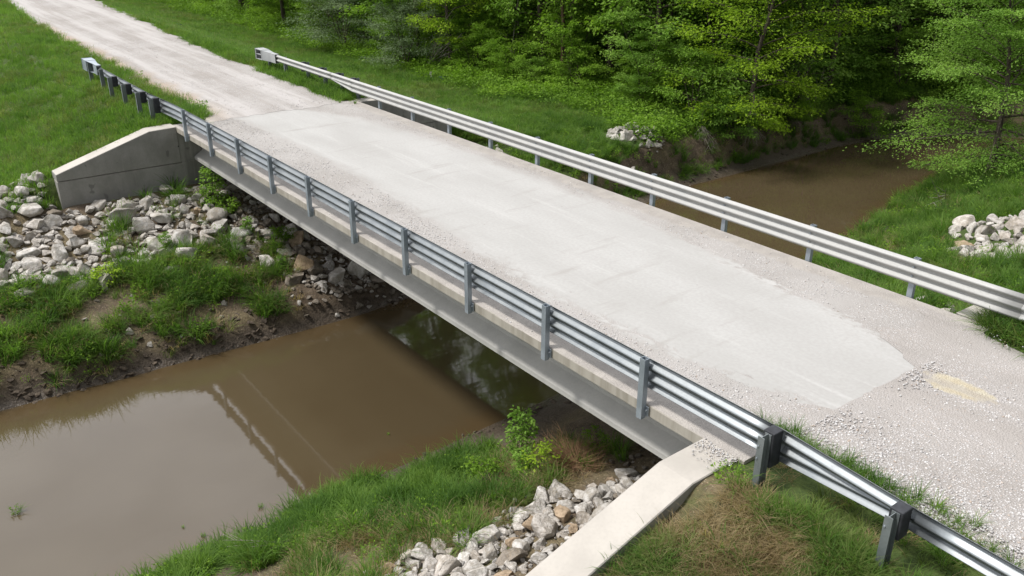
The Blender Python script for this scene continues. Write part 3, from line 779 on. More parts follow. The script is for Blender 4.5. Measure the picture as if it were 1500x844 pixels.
LBL = {'left slope': ('on the stony slope below the left concrete wing wall', 'riprap rocks below the left wing wall'),
       'under deck': ('in the shade under the far end of the bridge', 'riprap rocks under the far end of the bridge'),
       'under deck edge': ('at the water edge under the far end of the bridge', 'stones at the water edge under the bridge'),
       'near wing': ('in the rubble beside the near concrete wing wall at the bottom', 'riprap rocks beside the near wing wall'),
       'near abutment': ('in deep shade under the near end of the bridge', 'riprap rocks under the near end of the bridge'),
       'far pile': ('in the small white pile on the grass across the creek', 'rocks of the small pile across the creek'),
       'right pile': ('in the scattered pile on the right bank behind the far guardrail', 'rocks of the pile on the right bank'),
       'far wing': ('below the far wing wall, seen beneath the far guardrail', 'riprap rocks below the far wing wall'),
       'right far wing': ('lying in grass just behind the right end of the far guardrail', 'rocks behind the right end of the far guardrail'),
       'waterline': ('half sunk in mud at the water edge below the left grass bank', 'stones in the mud of the left water edge'),
       'far bank': ('on the cut bank just behind the middle of the far guardrail', 'rocks on the cut bank behind the far guardrail')}
TINT = {'rock': 'pale grey', 'rocktan': 'tan brown', 'rockdark': 'dark muddy'}
ca = np.array([[c[0], c[1], c[2], c[3]] for c in cand])
px, py, wz = project(ca[:, :3])
vis = (px > -20) & (px < 1520) & (py > -20) & (py < 864) & (wz > 0)
score = np.where(vis, ca[:, 3]/wz, 0)
# rocks hidden behind the walls or deep in the shade rank lower
pen = np.array([{'under deck': .8, 'near abutment': .45, 'far wing': .6, 'right far wing': .7}.get(c[5], 1) for c in cand])
order = np.argsort(-score*pen)
ind = [i for i in order[:298] if vis[i]]; rest = [i for i in order[298:] if vis[i]]
rr = np.random.default_rng(77)
for q, i in enumerate(ind):
    x, y, z, s, k, zone = cand[i]
    o = obj('riprap_rock', RM[k][rr.integers(len(RM[k]))], None, (x, y, z))
    o.rotation_euler = (rr.normal()*.35, rr.normal()*.35, rr.uniform(0, 6.28))
    sc3 = s*rr.uniform(.9, 1.15, 3); sc3[2] *= rr.uniform(.9, 1.25); o.scale = sc3*1.18
    size = 'large' if s > .26 else ('medium' if s > .17 else 'small')
    sub = ''
    if zone == 'left slope':
        sub = 'against the foot of the wall' if (x > 21.7 and y < 4.2) else ('beyond the end of the wall' if x > 21.7 else ('in the lower rows above the grass' if x < 20.2 else 'in the middle rows'))
        sub += ', toward the left picture edge' if y > 4.2 and x <= 21.7 else ''
    elif zone == 'near wing':
        sub = 'touching the wall' if x < .1 else ('toward the grass' if x > 1.5 else 'in the middle')
    lb = f'{size} {TINT[k]} angular rock {LBL[zone][0]}' + (f', {sub}' if sub else '')
    tag(o, ' '.join(lb.split()[:16]), 'rock', LBL[zone][1])
# uncounted remainder
rc = protos('rubble_stone', [rock_mesh(900+i, M['rock']) for i in range(5)]+[rock_mesh(950+i, M['rockdark']) for i in range(4)])
P = []; RT = []; SC = []; ID = []
for i in rest:
    x, y, z, s, k, zone = cand[i]; P.append((x, y, z)); SC.append((s*1.1,)*3); RT.append(rr.uniform(-.5, .5, 3)+[0, 0, rr.uniform(0, 6)]); ID.append(rr.integers(5, 9) if (k == 'rockdark' or zone in ('near abutment',)) else rr.integers(0, 5))
def fill(fn, box_, n, smin, smax, dark):
    X = rr.uniform(box_[0], box_[1], n); Y = rr.uniform(box_[2], box_[3], n)
    ok = np.array([fn(a, c) for a, c in zip(X, Y)]); X = X[ok]; Y = Y[ok]; Z = terrain(X, Y)
    for x, y, z in zip(X, Y, Z):
        s = rr.uniform(smin, smax); P.append((x, y, z+s*.3)); SC.append((s,)*3); RT.append(rr.uniform(-.6, .6, 3)+[0, 0, rr.uniform(0, 6)]); ID.append(rr.integers(5, 9) if rr.random() < dark else rr.integers(0, 5))
fill(zA, (18.2, 24.6, -.4, 9.5), 1500, .04, .13, .12)
fill(lambda x, y: rr.random() < .3, (16.0, 19.3, -1.2, 9), 420, .03, .10, .5)
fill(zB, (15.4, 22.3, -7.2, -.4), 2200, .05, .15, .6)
fill(zC, (-1, 3.4, -1.6, 4.6), 1500, .03, .11, .15)
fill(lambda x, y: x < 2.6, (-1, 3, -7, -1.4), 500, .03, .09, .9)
fill(lambda x, y: ((x-20.9)/1.3)**2+((y+20.6)/1.4)**2 < 1, (19, 23, -22.5, -18.5), 90, .08, .15, .1)
fill(lambda x, y: ((x-3.7)/1.75)**2+((y+21.1)/1.4)**2 < 1, (1, 6.5, -23, -17.5), 110, .07, .14, .1)
fill(zF, (18.3, 22.4, -13.5, -7.6), 500, .06, .15, .1)
stuff('rubble', 'small broken stones filling the gaps between the riprap rocks', 'rubble', P, rc, RT, SC, ID)

g = N('mud_clod'); oi = g.n('ObjectInfo').outputs['Random']
g.bsdf(g.mix(g.rng(g.noise(7, 4), .3, .7), g.mix(oi, (.040, .030, .022), (.075, .057, .041)), g.mix(oi, (.075, .058, .042), (.125, .098, .072))), .85, .3, g.bump(g.noise(16, 4), .6, .03)); M['mud'] = g.m
def soft(me):
    me.polygons.foreach_set('use_smooth', np.ones(len(me.polygons), bool)); return me
mc = protos('mud_lump', [soft(rock_mesh(980+i, M['mud'])) for i in range(5)])
X = np.concatenate([rr.uniform(15, 17.4, 5200), rr.uniform(14, 21, 5200), rr.uniform(4.5, 9, 3000)]); Y = np.concatenate([rr.uniform(-8, 12, 5200), rr.uniform(-41, -8, 5200), rr.uniform(-7, 7, 3000)])
dq, sq = creek(X, Y); k = (dq > -.12) & (rr.random(len(X)) < np.where(Y < -12, sstep(2.0, .5, dq)*.5, sstep(1.3, .1, dq)*.55)) & clumpn(X, Y) & ~((sq < 0) & (Y > -1) & (dq > .35)); X, Y, dq = X[k], Y[k], dq[k]; n = len(X)
sz = .02+.10*rr.random(n)**2.6
stuff('mud_clods', 'dark wet clods of mud along the foot of the creek banks', 'mud', np.stack([X, Y, terrain(X, Y)-sz*.1], -1), mc, np.stack([rr.normal(size=n)*.4, rr.normal(size=n)*.4, rr.uniform(0, 6, n)], -1), np.stack([sz*1.5, sz*1.2, sz*1.0], -1), rr.integers(0, 5, n))

# ------------------------------------------------------------------ loose gravel on deck and road
bm = bmesh.new(); bmesh.ops.create_icosphere(bm, subdivisions=1, radius=1)
I1V = np.array([v.co[:] for v in bm.verts]); bm.verts.index_update(); I1F = np.array([[v.index for v in f.verts] for f in bm.faces]); bm.free()
g = N('gravel_chips'); oi = g.n('ObjectInfo').outputs['Random']
g.bsdf(g.ramp(oi, [(0, (.34, .32, .31)), (.25, (.44, .425, .415)), (.55, (.48, .47, .462)), (.85, (.565, .56, .55)), (.95, (.42, .36, .31)), (1, (.36, .30, .25))]), .9, .2); M['chip'] = g.m
def chip(seed):
    r = np.random.default_rng(seed); v = I1V*r.uniform(.6, 1.15, (len(I1V), 1))*np.array([1, r.uniform(.6, .9), r.uniform(.4, .7)])
    return mesh('gravel_chip', v, I1F, M['chip'])
gc = protos('gravel_chips', [chip(i) for i in range(8)])
def chips(n, x0, x1, y0, y1, dens, smin, smax, zf):
    X = rr.uniform(x0, x1, n); Y = rr.uniform(y0, y1, n); k = rr.random(n) < dens(X, Y); X = X[k]; Y = Y[k]
    return X, Y, zf(X, Y), smin+(smax-smin)*rr.random(len(X))**2.5
LUTN = ([-3, -1.9, 1, 4, 9, 14, 19, 23], [-2.4, -2.18, -1.6, -1.5, -1.95, -2.35, -2.42, -2.2])
LUTF = ([-2.6, -1.1, 2.4, 6, 10, 15, 20, 23.2], [-4.3, -5.2, -5.63, -6.15, -6.36, -6.3, -5.9, -4.6])
def d_near(X, Y):
    e = np.interp(X, *LUTN); c = sstep(-.05, .25, Y-e)*sstep(-.42, -.75, Y)
    c = c*(.25+.75*sstep(-.1, .4, vnoise(X, Y, .9, 201, 3)+.35*sstep(7, -1.5, X)))
    lip = .22*np.exp(-((Y+.16)/.10)**2)*sstep(-.2, .5, vnoise(X, Y, .6, 204, 2))
    return np.maximum(c, lip)
def d_far(X, Y):
    e = np.interp(X, *LUTF); c = sstep(-.05, .2, e-Y)*sstep(-7.0, -6.55, Y+.3*vnoise(X, Y, .8, 207, 2))
    return c*(.2+.8*sstep(-.1, .4, vnoise(X, Y, 1.0, 203, 3)))
def d_road(X, Y):
    yl, yr = road_edges(X)
    inr = (Y < yl+.3) & (Y > yr-.2) & (((X+2.72)/.6)**2+((Y+4.45)/.32)**2 > 1)
    strip = np.exp(-((Y+1.75+.1*(X+2))/.55)**2)
    return inr*np.clip(.05+.95*strip+.5*sstep(.0, .45, vnoise(X, Y, .7, 209, 3)), 0, 1)
zdeck = lambda X, Y: np.full(X.shape, .004)
zroad = lambda X, Y: .02+.03*vnoise(X, Y, .9, 91, 3)
sets = [chips(26000, -1.9, 23, -2.5, -.1, d_near, .006, .026, zdeck), chips(11000, -1.9, 23, -7.15, -4.5, d_far, .006, .026, zdeck),
        chips(60000, -9, -1.96, -7.2, -.6, d_road, .007, .030, zroad), chips(16000, 23.05, 45, -7.6, -1.3, lambda X, Y: np.clip(.25+.9*vnoise(X, Y, .6, 211, 3), 0, 1), .010, .032, zroad),
        chips(700, -1.9, -1.23, -.08, .45, lambda X, Y: np.exp(-((Y)/.25)**2), .006, .022, lambda X, Y: np.full(X.shape, .006))]
X, Y, Z, Sz = [np.concatenate([s[i] for s in sets]) for i in range(4)]
k = inview(np.stack([X, Y, Z], -1), 30)
X, Y, Z, Sz = X[k], Y[k], Z[k], Sz[k]; n = len(X)
stuff('loose_gravel', 'loose pale limestone chips along the road and the deck edges', 'gravel', np.stack([X, Y, Z], -1), gc,
      np.stack([rr.uniform(-.3, .3, n), rr.uniform(-.3, .3, n), rr.uniform(0, 6.28, n)], -1), np.repeat(Sz[:, None], 3, 1), rr.integers(0, 8, n))

# ------------------------------------------------------------------ grass tufts
def tuft(seed, nb, rad, h, wd, lean, m):
    r = np.random.default_rng(seed); v = []; f = []
    for _ in range(nb):
        a = r.uniform(0, 6.283); q = rad*math.sqrt(r.random()); x, y = q*math.cos(a), q*math.sin(a)
        d = a+r.normal()*.9; hh = h*r.uniform(.5, 1.1); le = lean*r.uniform(.3, 1.3)*hh; ww = wd*r.uniform(.7, 1.2)
        s = np.array([-math.sin(d), math.cos(d), 0])*ww/2; dv = np.array([math.cos(d), math.sin(d), 0])
        p0 = np.array([x, y, -.03]); b = len(v)
        for t, wk in ((0, 1), (.45, .85), (.8, .5)):
            c = p0+dv*le*t**1.8+np.array([0, 0, hh*(t-.28*le/hh*t*t)])
            v += [c-s*wk, c+s*wk]
        v.append(p0+dv*le*1.05+np.array([0, 0, hh*(1-.42*le/hh)]))
        f += [(b, b+1, b+3), (b, b+3, b+2), (b+2, b+3, b+5), (b+2, b+5, b+4), (b+4, b+5, b+6)]
    return mesh('grass_tuft', np.array(v), np.array(f), m)
def weed(seed, n, h, ls, m, rad=.18):
    """low leafy forb: several stems with leaves"""
    r = np.random.default_rng(seed); cs = []; ds = []
    for _ in range(n):
        a = r.uniform(0, 6.283); q = rad*math.sqrt(r.random()); t = r.random()
        cs.append((q*math.cos(a)*(1+t*.4), q*math.sin(a)*(1+t*.4), h*t)); ds.append((math.cos(a+r.normal()*.7), math.sin(a+r.normal()*.7), r.uniform(-.2, .6)))
    v, f = leaves(np.array(cs), np.array(ds), r, ls, .5)
    return mesh('leafy_weed', v, f, m)
def leaves(C, D, r, size, ratio=.5, up=.8):
    n = len(C); D = D/np.linalg.norm(D, axis=1)[:, None]
    Nn = r.normal(size=(n, 3))*.55+np.array([0, 0, up]); Sd = np.cross(D, Nn); Sd /= np.linalg.norm(Sd, axis=1)[:, None]+1e-6
    Nn = np.cross(Sd, D)
    l = (size*r.uniform(.6, 1.25, n))[:, None]
    p0 = C; p2 = C+D*l-np.array([0, 0, .12])*l; mid = C+D*l*.48+Nn*l*.05
    p1 = mid+Sd*l*ratio*.5; p3 = mid-Sd*l*ratio*.5
    v = np.stack([p0, p1, p2, p3], 1).reshape(-1, 3); i = np.arange(n)*4
    return v, np.stack([i, i+1, i+2, i+3], -1)

tp = {}
tp['field'] = protos('field_tuft', [tuft(i, 26, .20, .30, .014, .55, M['gr_field']) for i in range(4)]+[tuft(4, 28, .18, .42, .015, .8, M['gr_lush']), tuft(5, 26, .2, .32, .013, .9, M['gr_mix']), tuft(6, 30, .2, .34, .013, .8, M['gr_mix']), tuft(7, 24, .2, .26, .012, 1.2, M['gr_dry'])])
def fmix(X, Y, s):
    a = vnoise(X, Y, .45, s, 3); u = rr.random(len(X))
    return np.where(u < sstep(.0, .5, a)*.55, 4, np.where(u > 1-.10-.5*sstep(.05, -.45, a), rr.integers(5, 7, len(X)), np.where(u > .97-.02, 7, rr.integers(0, 4, len(X)))))
tp['lush'] = protos('lush_tuft', [tuft(20+i, 44, .15, .70, .020, .85, M['gr_lush']) for i in range(5)]+[weed(30+i, 60, .34, .085, M['leaf_g']) for i in range(3)]+[tuft(40+i, 34, .16, .46, .017, .9, M['gr_mix']) for i in range(3)]+[tuft(48+i, 34, .16, .40, .014, 1.2, M['gr_dry']) for i in range(2)])
tp['fine'] = protos('roadside_tuft', [tuft(60+i, 46, .09, .36, .010, 1.1, M['gr_mix']) for i in range(4)]+[tuft(70+i, 40, .08, .40, .011, .95, M['gr_lush']) for i in range(3)]+[tuft(80+i, 44, .14, .20, .009, 1.9, M['gr_dry']) for i in range(4)]+[weed(85+i, 40, .10, .03, M['leaf_g'], .08) for i in range(2)])
tp['cover'] = protos('woodland_cover', [weed(90+i, 110, .75, .15, M['leaf_g'], .55) for i in range(3)]+[weed(95+i, 110, .55, .14, M['leaf_d'], .55) for i in range(3)]+[tuft(98+i, 24, .3, .5, .03, .8, M['gr_lush']) for i in range(2)])
def grass(name, label, cat, col, X, Y, smin, smax, idx, tilt=.15, zoff=0):
    P = np.stack([X, Y, terrain(X, Y)+zoff], -1); k = inview(P, 50); P = P[k]; n = len(P); idx = np.asarray(idx)[k]
    s = rr.uniform(smin, smax, n); sc3 = np.stack([s, s, s*rr.uniform(.75, 1.25, n)], -1)
    return stuff(name, label, cat, P, col, np.stack([rr.normal(size=n)*tilt, rr.normal(size=n)*tilt, rr.uniform(0, 6.28, n)], -1), sc3, idx)
def pick(n, ids, pr): return rr.choice(ids, n, p=np.array(pr)/np.sum(pr))
road_no = lambda X, Y: np.where((X > 22.6) | (X < -1.95), (Y > road_edges(X)[0]-.05-.4*rr.random(X.shape)**3) | (Y < road_edges(X)[1]+.05+.5*rr.random(X.shape)**3), True)
# left field and embankment
X = 22.8+107*rr.random(64000)**1.7; Y = rr.uniform(-14, 24, 64000)
k = road_no(X, Y) & ~((X < 23.4) & (Y < 4.1)) & (rr.random(len(X)) < np.clip(1.3-.008*(X-22), .5, 1)) & ~((X < 24.3) & (Y > 4.1) & (Y < 9) & (rr.random(len(X)) < .7))
X, Y = X[k], Y[k]
grass('meadow_grass', 'even green grass on the field left of the gravel road', 'grass', tp['field'], X, Y, .7, 1.3, fmix(X, Y, 301))
# strip right of the road to the trees
X = 22.8+107*rr.random(80000)**1.6; Y = rr.uniform(-27, -6.4, 80000); d, s = creek(X, Y)
k = road_no(X, Y) & ~((X < 23.4) & (Y > -11.4)) & ~(((X-20.9)/1.3)**2+((Y+20.6)/1.4)**2 < 1) & (d > 1.8) & (rr.random(len(X)) < np.clip(1.2-.008*(X-22), .5, 1))
X, Y = X[k], Y[k]
grass('verge_grass', 'green grass between the gravel road and the woods', 'grass', tp['field'], X, Y, .65, 1.25, fmix(X, Y, 302))
# left bank, creek side (below the riprap), lush and clumpy
def clump(X, Y, f, s, lo, hi): return rr.random(len(X)) < sstep(lo, hi, vnoise(X, Y, f, s, 3))
NB = 12000
X = rr.uniform(15.6, 24, NB); Y = rr.uniform(-1.6, 12, NB); d, s = creek(X, Y)
lim = 19.1+.6*vnoise(X, Y, .5, 5, 2)+np.maximum(0, Y-5)*.06
k = (d > .12+.75*rr.random(NB)**1.5) & (X < 22.5) & ((X < lim) | (rr.random(NB) < .26*sstep(.05, .45, vnoise(X, Y, .7, 222, 2))*(Y > -.3))) & clump(X, Y, 1.1, 220, -.45, .2)
X, Y = X[k], Y[k]
grass('bank_grass', 'lush clumpy grass and weeds on the left creek bank below the riprap', 'grass', tp['lush'], X, Y, .45, 1.15, pick(len(X), list(range(13)), [2.6]*5+[1.6]*3+[4.2]*3+[4.0]*2), .28)
# right bank, near
X = rr.uniform(.5, 7.6, NB); Y = rr.uniform(-2.2, 9, NB); d, s = creek(X, Y)
lim = 2.2+.5*vnoise(X, Y, .6, 7, 2)
k = (d > .18+1.0*sstep(1.5, -.2, Y)) & ((X > lim) | (Y > 3.5)) & (rr.random(NB) < np.where(Y < -.6, .3, 1)) & (rr.random(NB) < np.where(d < 1.5, 1, .62)) & clump(X, Y, 1.1, 230, -.42, .15)
X, Y = X[k], Y[k]; d, s = creek(X, Y)
dryp = sstep(1.4, 2.8, d)*sstep(-.4, .1, vnoise(X, Y, .8, 232, 2))
u_ = rr.random(len(X)); ids = np.where(u_ < dryp*.5, rr.integers(11, 13, len(X)), np.where(u_ < dryp*.78, rr.integers(8, 11, len(X)), rr.integers(0, 8, len(X))))
grass('shore_grass', 'bright tall grass along the near right creek edge', 'grass', tp['lush'], X, Y, .5, .95, ids, .25)
# near right embankment behind the wing wall
X = rr.uniform(-9, -1.6, 34000); Y = rr.uniform(-.9, 6, 34000)
k = (Y > road_edges(X)[0]-.1+.25*vnoise(X, Y, 2, 240, 2)) & (X < -1.93-.12*rr.random(34000)-.25*(Y < 1.4)) & clump(X, Y, 1.1, 241, -.75, .05) & ((Y > .3) | (rr.random(len(X)) < .05))
X, Y = X[k], Y[k]; dr = vnoise(X, Y, .9, 242, 2)
ids = np.where(rr.random(len(X)) < sstep(.1, -.22, dr)*.8+.15, rr.integers(7, 11, len(X)), np.where(rr.random(len(X)) < .08, rr.integers(11, 13, len(X)), rr.integers(0, 7, len(X))))
grass('embankment_grass', 'mixed green and straw coloured grass on the slope behind the near wing wall', 'grass', tp['fine'], X, Y, .45, 1.1, ids, .32)
# tiny weeds on the gravel edge near the rail, and at the far corners
X = np.concatenate([rr.normal(-2.2, .28, 60), rr.normal(-3.1, .35, 50), rr.normal(-4.2, .5, 30), rr.normal(25.0, .9, 120), rr.normal(23.6, .5, 120)]); Y = np.concatenate([rr.normal(-1.0, .13, 60), rr.normal(-1.02, .1, 50), rr.normal(-1.1, .15, 30), rr.normal(-1.2, .25, 120), rr.normal(-6.95, .3, 120)])
P = np.stack([X, Y, np.full(len(X), .015)], -1)
stuff('roadside_weeds', 'small green weeds growing through the gravel at the road edge', 'weeds', P, tp['fine'], np.stack([X*0, X*0, rr.uniform(0, 6, len(X))], -1), np.repeat(rr.uniform(.35, .8, (len(X), 1)), 3, 1), pick(len(X), [4, 5, 6, 11, 12], [1, 1, 1, 3, 3]))
# far side banks
X = rr.uniform(12, 24, 16000); Y = rr.uniform(-46, -8, 16000); d, s = creek(X, Y)
k = (s > 0) & (d > .5) & (X < 23) & ((rr.random(len(X)) < np.where(d < 2.2, .55, 1))) & ~((X > 22.2) & (Y > -11.5)) & ~((X > 18.7) & (Y > -13.5) & (rr.random(len(X)) < .85)) & clump(X, Y, .7, 250, -.8, -.1) & ~(((X-20.9)/1.35)**2+((Y+20.4)/1.6)**2 < 1)
X, Y = X[k], Y[k]
grass('cut_bank_grass', 'grass and weeds along the eroded bank across the creek', 'grass', tp['lush'], X, Y, .5, 1.0, pick(len(X), list(range(13)), [3]*5+[2]*3+[2]*3+[1]*2), .25)
X = rr.uniform(-4, 13.5, 20000); Y = rr.uniform(-44, -7.6, 20000); d, s = creek(X, Y)
k = (s < 0) & (d > .15) & ((X > -1.0) | (Y < -11.5)) & clump(X, Y, .7, 260, -.6, .1) & ~(((X-3.7)/1.95)**2+((Y+20.9)/1.65)**2 < 1) & ~((((X-2.9)/1.6)**2+((Y+18.7)/1.4)**2 < 1) & (rr.random(len(X)) < .93))
X, Y = X[k], Y[k]
grass('right_bank_grass', 'tall fresh grass and brush on the right bank beyond the far guardrail', 'grass', tp['lush'], X, Y, .5, 1.1, pick(len(X), list(range(13)), [3.5]*5+[2.2]*3+[3]*3+[2.2]*2), .25)
X = rr.uniform(-12, -1.7, 5000); Y = rr.uniform(-14, -6.6, 5000); k = (Y < road_edges(X)[1]+.0) & ~((X > -1.7) & (Y > -11.4)); X, Y = X[k], Y[k]
grass('corner_grass', 'grass tufts beside the gravel at the right picture edge', 'grass', tp['fine'], X, Y, .9, 1.6, pick(len(X), list(range(13)), [2]*4+[4]*3+[.5]*4+[1]*2), .25)
# woodland floor
X = rr.uniform(-10, 105, 60000); Y = rr.uniform(-120, -17, 60000); d, s = creek(X, Y)
front = -19.2-2.6*sstep(22, 34, X)*sstep(60, 34, X)*0+1.2*vnoise(X, Y*0, .2, 270, 2)
k = (d > 1.6) & ((Y < front-1.5*(X < 30)) & (X > 17) | (Y < -46)) & (rr.random(len(X)) < np.clip(1.1-np.hypot(X-20, Y+22)/130, .2, 1))
X, Y = X[k], Y[k]
grass('woodland_undergrowth', 'low leafy undergrowth covering the floor of the woods', 'undergrowth', tp['cover'], X, Y, .6, 1.25, rr.integers(0, 8, len(X)), .2)

# ------------------------------------------------------------------ trees and shrubs
def tube(pts, rads, ns, V, F):
    pts = np.asarray(pts, float); n = len(pts); T = np.gradient(pts, axis=0); T /= np.linalg.norm(T, axis=1)[:, None]+1e-9
    up = np.array([.31, .17, .93]) if abs(T[0][2]) < .8 else np.array([1., .1, 0])
    A = np.cross(T, up); A /= np.linalg.norm(A, axis=1)[:, None]+1e-9; B = np.cross(T, A)
    th = np.arange(ns)*2*math.pi/ns; b = sum(len(q) for q in V)
    ring = pts[:, None, :]+np.asarray(rads)[:, None, None]*(np.cos(th)[None, :, None]*A[:, None, :]+np.sin(th)[None, :, None]*B[:, None, :])
    V.append(ring.reshape(-1, 3))
    i = (np.arange(n-1)[:, None]*ns+np.arange(ns)[None, :]); j = (np.arange(n-1)[:, None]*ns+(np.arange(ns)+1)[None, :] % ns)
    F.append((np.stack([i, j, j+ns, i+ns], -1)+b).reshape(-1, 4))
def tree_meshes(seed, H, r0, base, crown, nl, ntw, lpt, ls, bark, leaf, lean=(0, 0), droop=.25, up=(.15, .9), stems=1, layer=.35, ratio=.5, top=1.0, wig=.02):
    r = np.random.default_rng(seed); V = []; F = []; C = []; D = []
    for st in range(stems):
        a0 = r.uniform(0, 6.28); sp = 0 if stems == 1 else .28
        t = np.linspace(0, 1, 9)
        ln = np.array([lean[0]+sp*math.cos(a0)*H, lean[1]+sp*math.sin(a0)*H])
        px_ = np.cumsum(r.normal(size=9)*wig*H); py_ = np.cumsum(r.normal(size=9)*wig*H); px_ -= px_[0]; py_ -= py_[0]
        tr = np.stack([ln[0]*t**1.3+px_*t, ln[1]*t**1.3+py_*t, t*H*(1 if stems == 1 else r.uniform(.75, 1.0))-.15], -1)
        rad = r0*(1-.86*t)/math.sqrt(stems); rad[0] *= 1.35
        tube(tr, rad, 8 if stems == 1 else 6, V, F)
        for k in range(max(3, nl//stems)):
            u = base+(1-base)*((k+r.random())/max(3, nl//stems)); u = min(u, .985)
            p = np.array([np.interp(u, t, tr[:, i]) for i in range(3)])
            az = k*2.399+a0+r.normal()*.3; hfrac = (u-base)/(1-base)
            env = crown*(math.sin(math.pi*min(1, .16+.80*hfrac**.8))**.75)*r.uniform(.7, 1.12)
            if top < 1 and hfrac > .8: env *= top
            el = up[0]+(up[1]-up[0])*hfrac+r.normal()*.12
            dv = np.array([math.cos(az)*math.cos(el), math.sin(az)*math.cos(el), math.sin(el)])
            q = np.linspace(0, 1, 6)
            bend = r.normal(size=2)*.12*env
            lp = p+dv*env*q[:, None]+np.stack([bend[0]*q**2, bend[1]*q**2, -droop*env*q**2], -1)
            rl = max(.012, float(np.interp(u, t, rad))*.42)*(1-.85*q)
            tube(lp, rl, 5, V, F)
            for w_ in range(ntw):
                s = .22+.78*(w_+r.random())/ntw
                bp = np.array([np.interp(s, q, lp[:, i]) for i in range(3)])
                sd = 1 if w_ % 2 else -1; az2 = az+sd*r.uniform(.35, 1.15)
                tl = env*(.20+.25*(1-s))*r.uniform(.7, 1.3)+.22
                e2 = el*.4+r.normal()*.25
                tv_ = np.array([math.cos(az2)*math.cos(e2), math.sin(az2)*math.cos(e2), math.sin(e2)])
                tp_ = bp+tv_*tl*np.array([0, .5, 1])[:, None]-np.array([0, 0, droop*.6*tl])*np.array([0, .25, 1])[:, None]
                tube(tp_, np.array([.55, .4, .18])*max(.008, rl[2]*.5), 3, V, F)
                g_ = r.random((lpt, 1))**.7
                off = r.normal(size=(lpt, 3))*np.array([1, 1, layer])*tl*.26
                C.append(bp+(tp_[2]-bp)*g_+off); dd_ = tv_+r.normal(size=(lpt, 3))*.75; dd_[:, 2] = dd_[:, 2]*.5-.1; D.append(dd_)
    C = np.concatenate(C); D = np.concatenate(D)
    k = C[:, 2] > .06; C, D = C[k], D[k]
    v, f = leaves(C, D, r, ls, ratio)
    return mesh('trunk', np.concatenate(V), np.concatenate(F), bark, True), mesh('crown', v, f, leaf)
def plant(name, pair, loc, label, cat, group=None, rz=0., s=1.0, tilt=(0, 0), zoff=0.):
    e = empty(name, loc, label, cat, group)
    e.rotation_euler = (tilt[0], tilt[1], rz); e.scale = (s, s, s) if not isinstance(s, tuple) else s
    obj('stem' if cat in ('shrub', 'plant', 'sapling') else 'trunk', pair[0], e)
    obj('foliage' if cat in ('shrub', 'plant', 'sapling') else 'crown', pair[1], e)
    return e
def gz(x, y): return float(terrain(np.array([float(x)]), np.array([float(y)]))[0])
PR = {}
PR['canopy1'] = tree_meshes(1, 17, .16, .15, 4.2, 40, 10, 52, .19, M['bark'], M['leaf_d'])
PR['canopy2'] = tree_meshes(2, 18, .17, .14, 4.4, 40, 10, 52, .19, M['bark'], M['leaf_g'])
PR['canopy3'] = tree_meshes(3, 16, .14, .10, 3.8, 40, 10, 52, .19, M['bark'], M['leaf_d'], lean=(1.5, .5))
PR['canopy4'] = tree_meshes(4, 15, .13, .12, 3.6, 40, 10, 52, .19, M['bark'], M['leaf_g'], lean=(-1, .8))
PR['under1'] = tree_meshes(5, 4.6, .07, .06, 2.2, 22, 7, 46, .13, M['bark'], M['leaf_g'], stems=3)
PR['under2'] = tree_meshes(6, 3.6, .06, .05, 2.1, 22, 7, 46, .12, M['bark'], M['leaf_d'], stems=4)
PR['under3'] = tree_meshes(7, 3.0, .05, .04, 1.9, 20, 7, 50, .12, M['bark'], M['leaf_g'], stems=4)
PR['under4'] = tree_meshes(17, 6.0, .07, .05, 2.3, 24, 8, 46, .13, M['bark'], M['leaf_h'], stems=2)
PR['grey'] = tree_meshes(8, 4.4, .08, .04, 2.9, 34, 10, 60, .11, M['bark'], M['leaf_gray'], stems=5, droop=.15, ratio=.36)
PR['bright'] = tree_meshes(19, 11.5, .15, .05, 3.9, 50, 12, 60, .145, M['bark'], M['leaf_y'], layer=.3)
PR['yellow'] = tree_meshes(9, 9.5, .14, .20, 3.4, 30, 9, 40, .15, M['bark'], M['leaf_y'], layer=.3)
PR['right'] = tree_meshes(10, 9.4, .15, .10, 4.3, 58, 13, 84, .108, M['bark'], M['leaf_h'], lean=(.3, -.2), layer=.2, droop=.14, up=(-.12, .8), ratio=.5)
PR['shrub'] = tree_meshes(11, 3.0, .05, .03, 1.9, 30, 9, 56, .105, M['bark'], M['leaf_g'], stems=5)
PR['shrub2'] = tree_meshes(12, 2.6, .05, .03, 1.9, 28, 9, 52, .10, M['bark'], M['leaf_h'], stems=4)
PR['slim'] = tree_meshes(13, 14, .13, .45, 2.6, 18, 7, 36, .15, M['barkred'], M['leaf_g'])
PR['slim2'] = tree_meshes(14, 14, .16, .42, 3.0, 18, 8, 36, .15, M['bark'], M['leaf_g'], lean=(2.2, -.5))
PR['sap'] = tree_meshes(15, 1.25, .014, .12, .22, 14, 5, 14, .095, M['bark'], M['leaf_h'], ratio=.6)
PR['sap2'] = tree_meshes(16, 1.0, .012, .06, .30, 12, 5, 16, .08, M['bark'], M['leaf_g'], stems=3, ratio=.6)
PR['sapy'] = tree_meshes(17, .9, .012, .05, .30, 11, 5, 14, .075, M['bark'], M['leaf_y'], stems=2, ratio=.6)
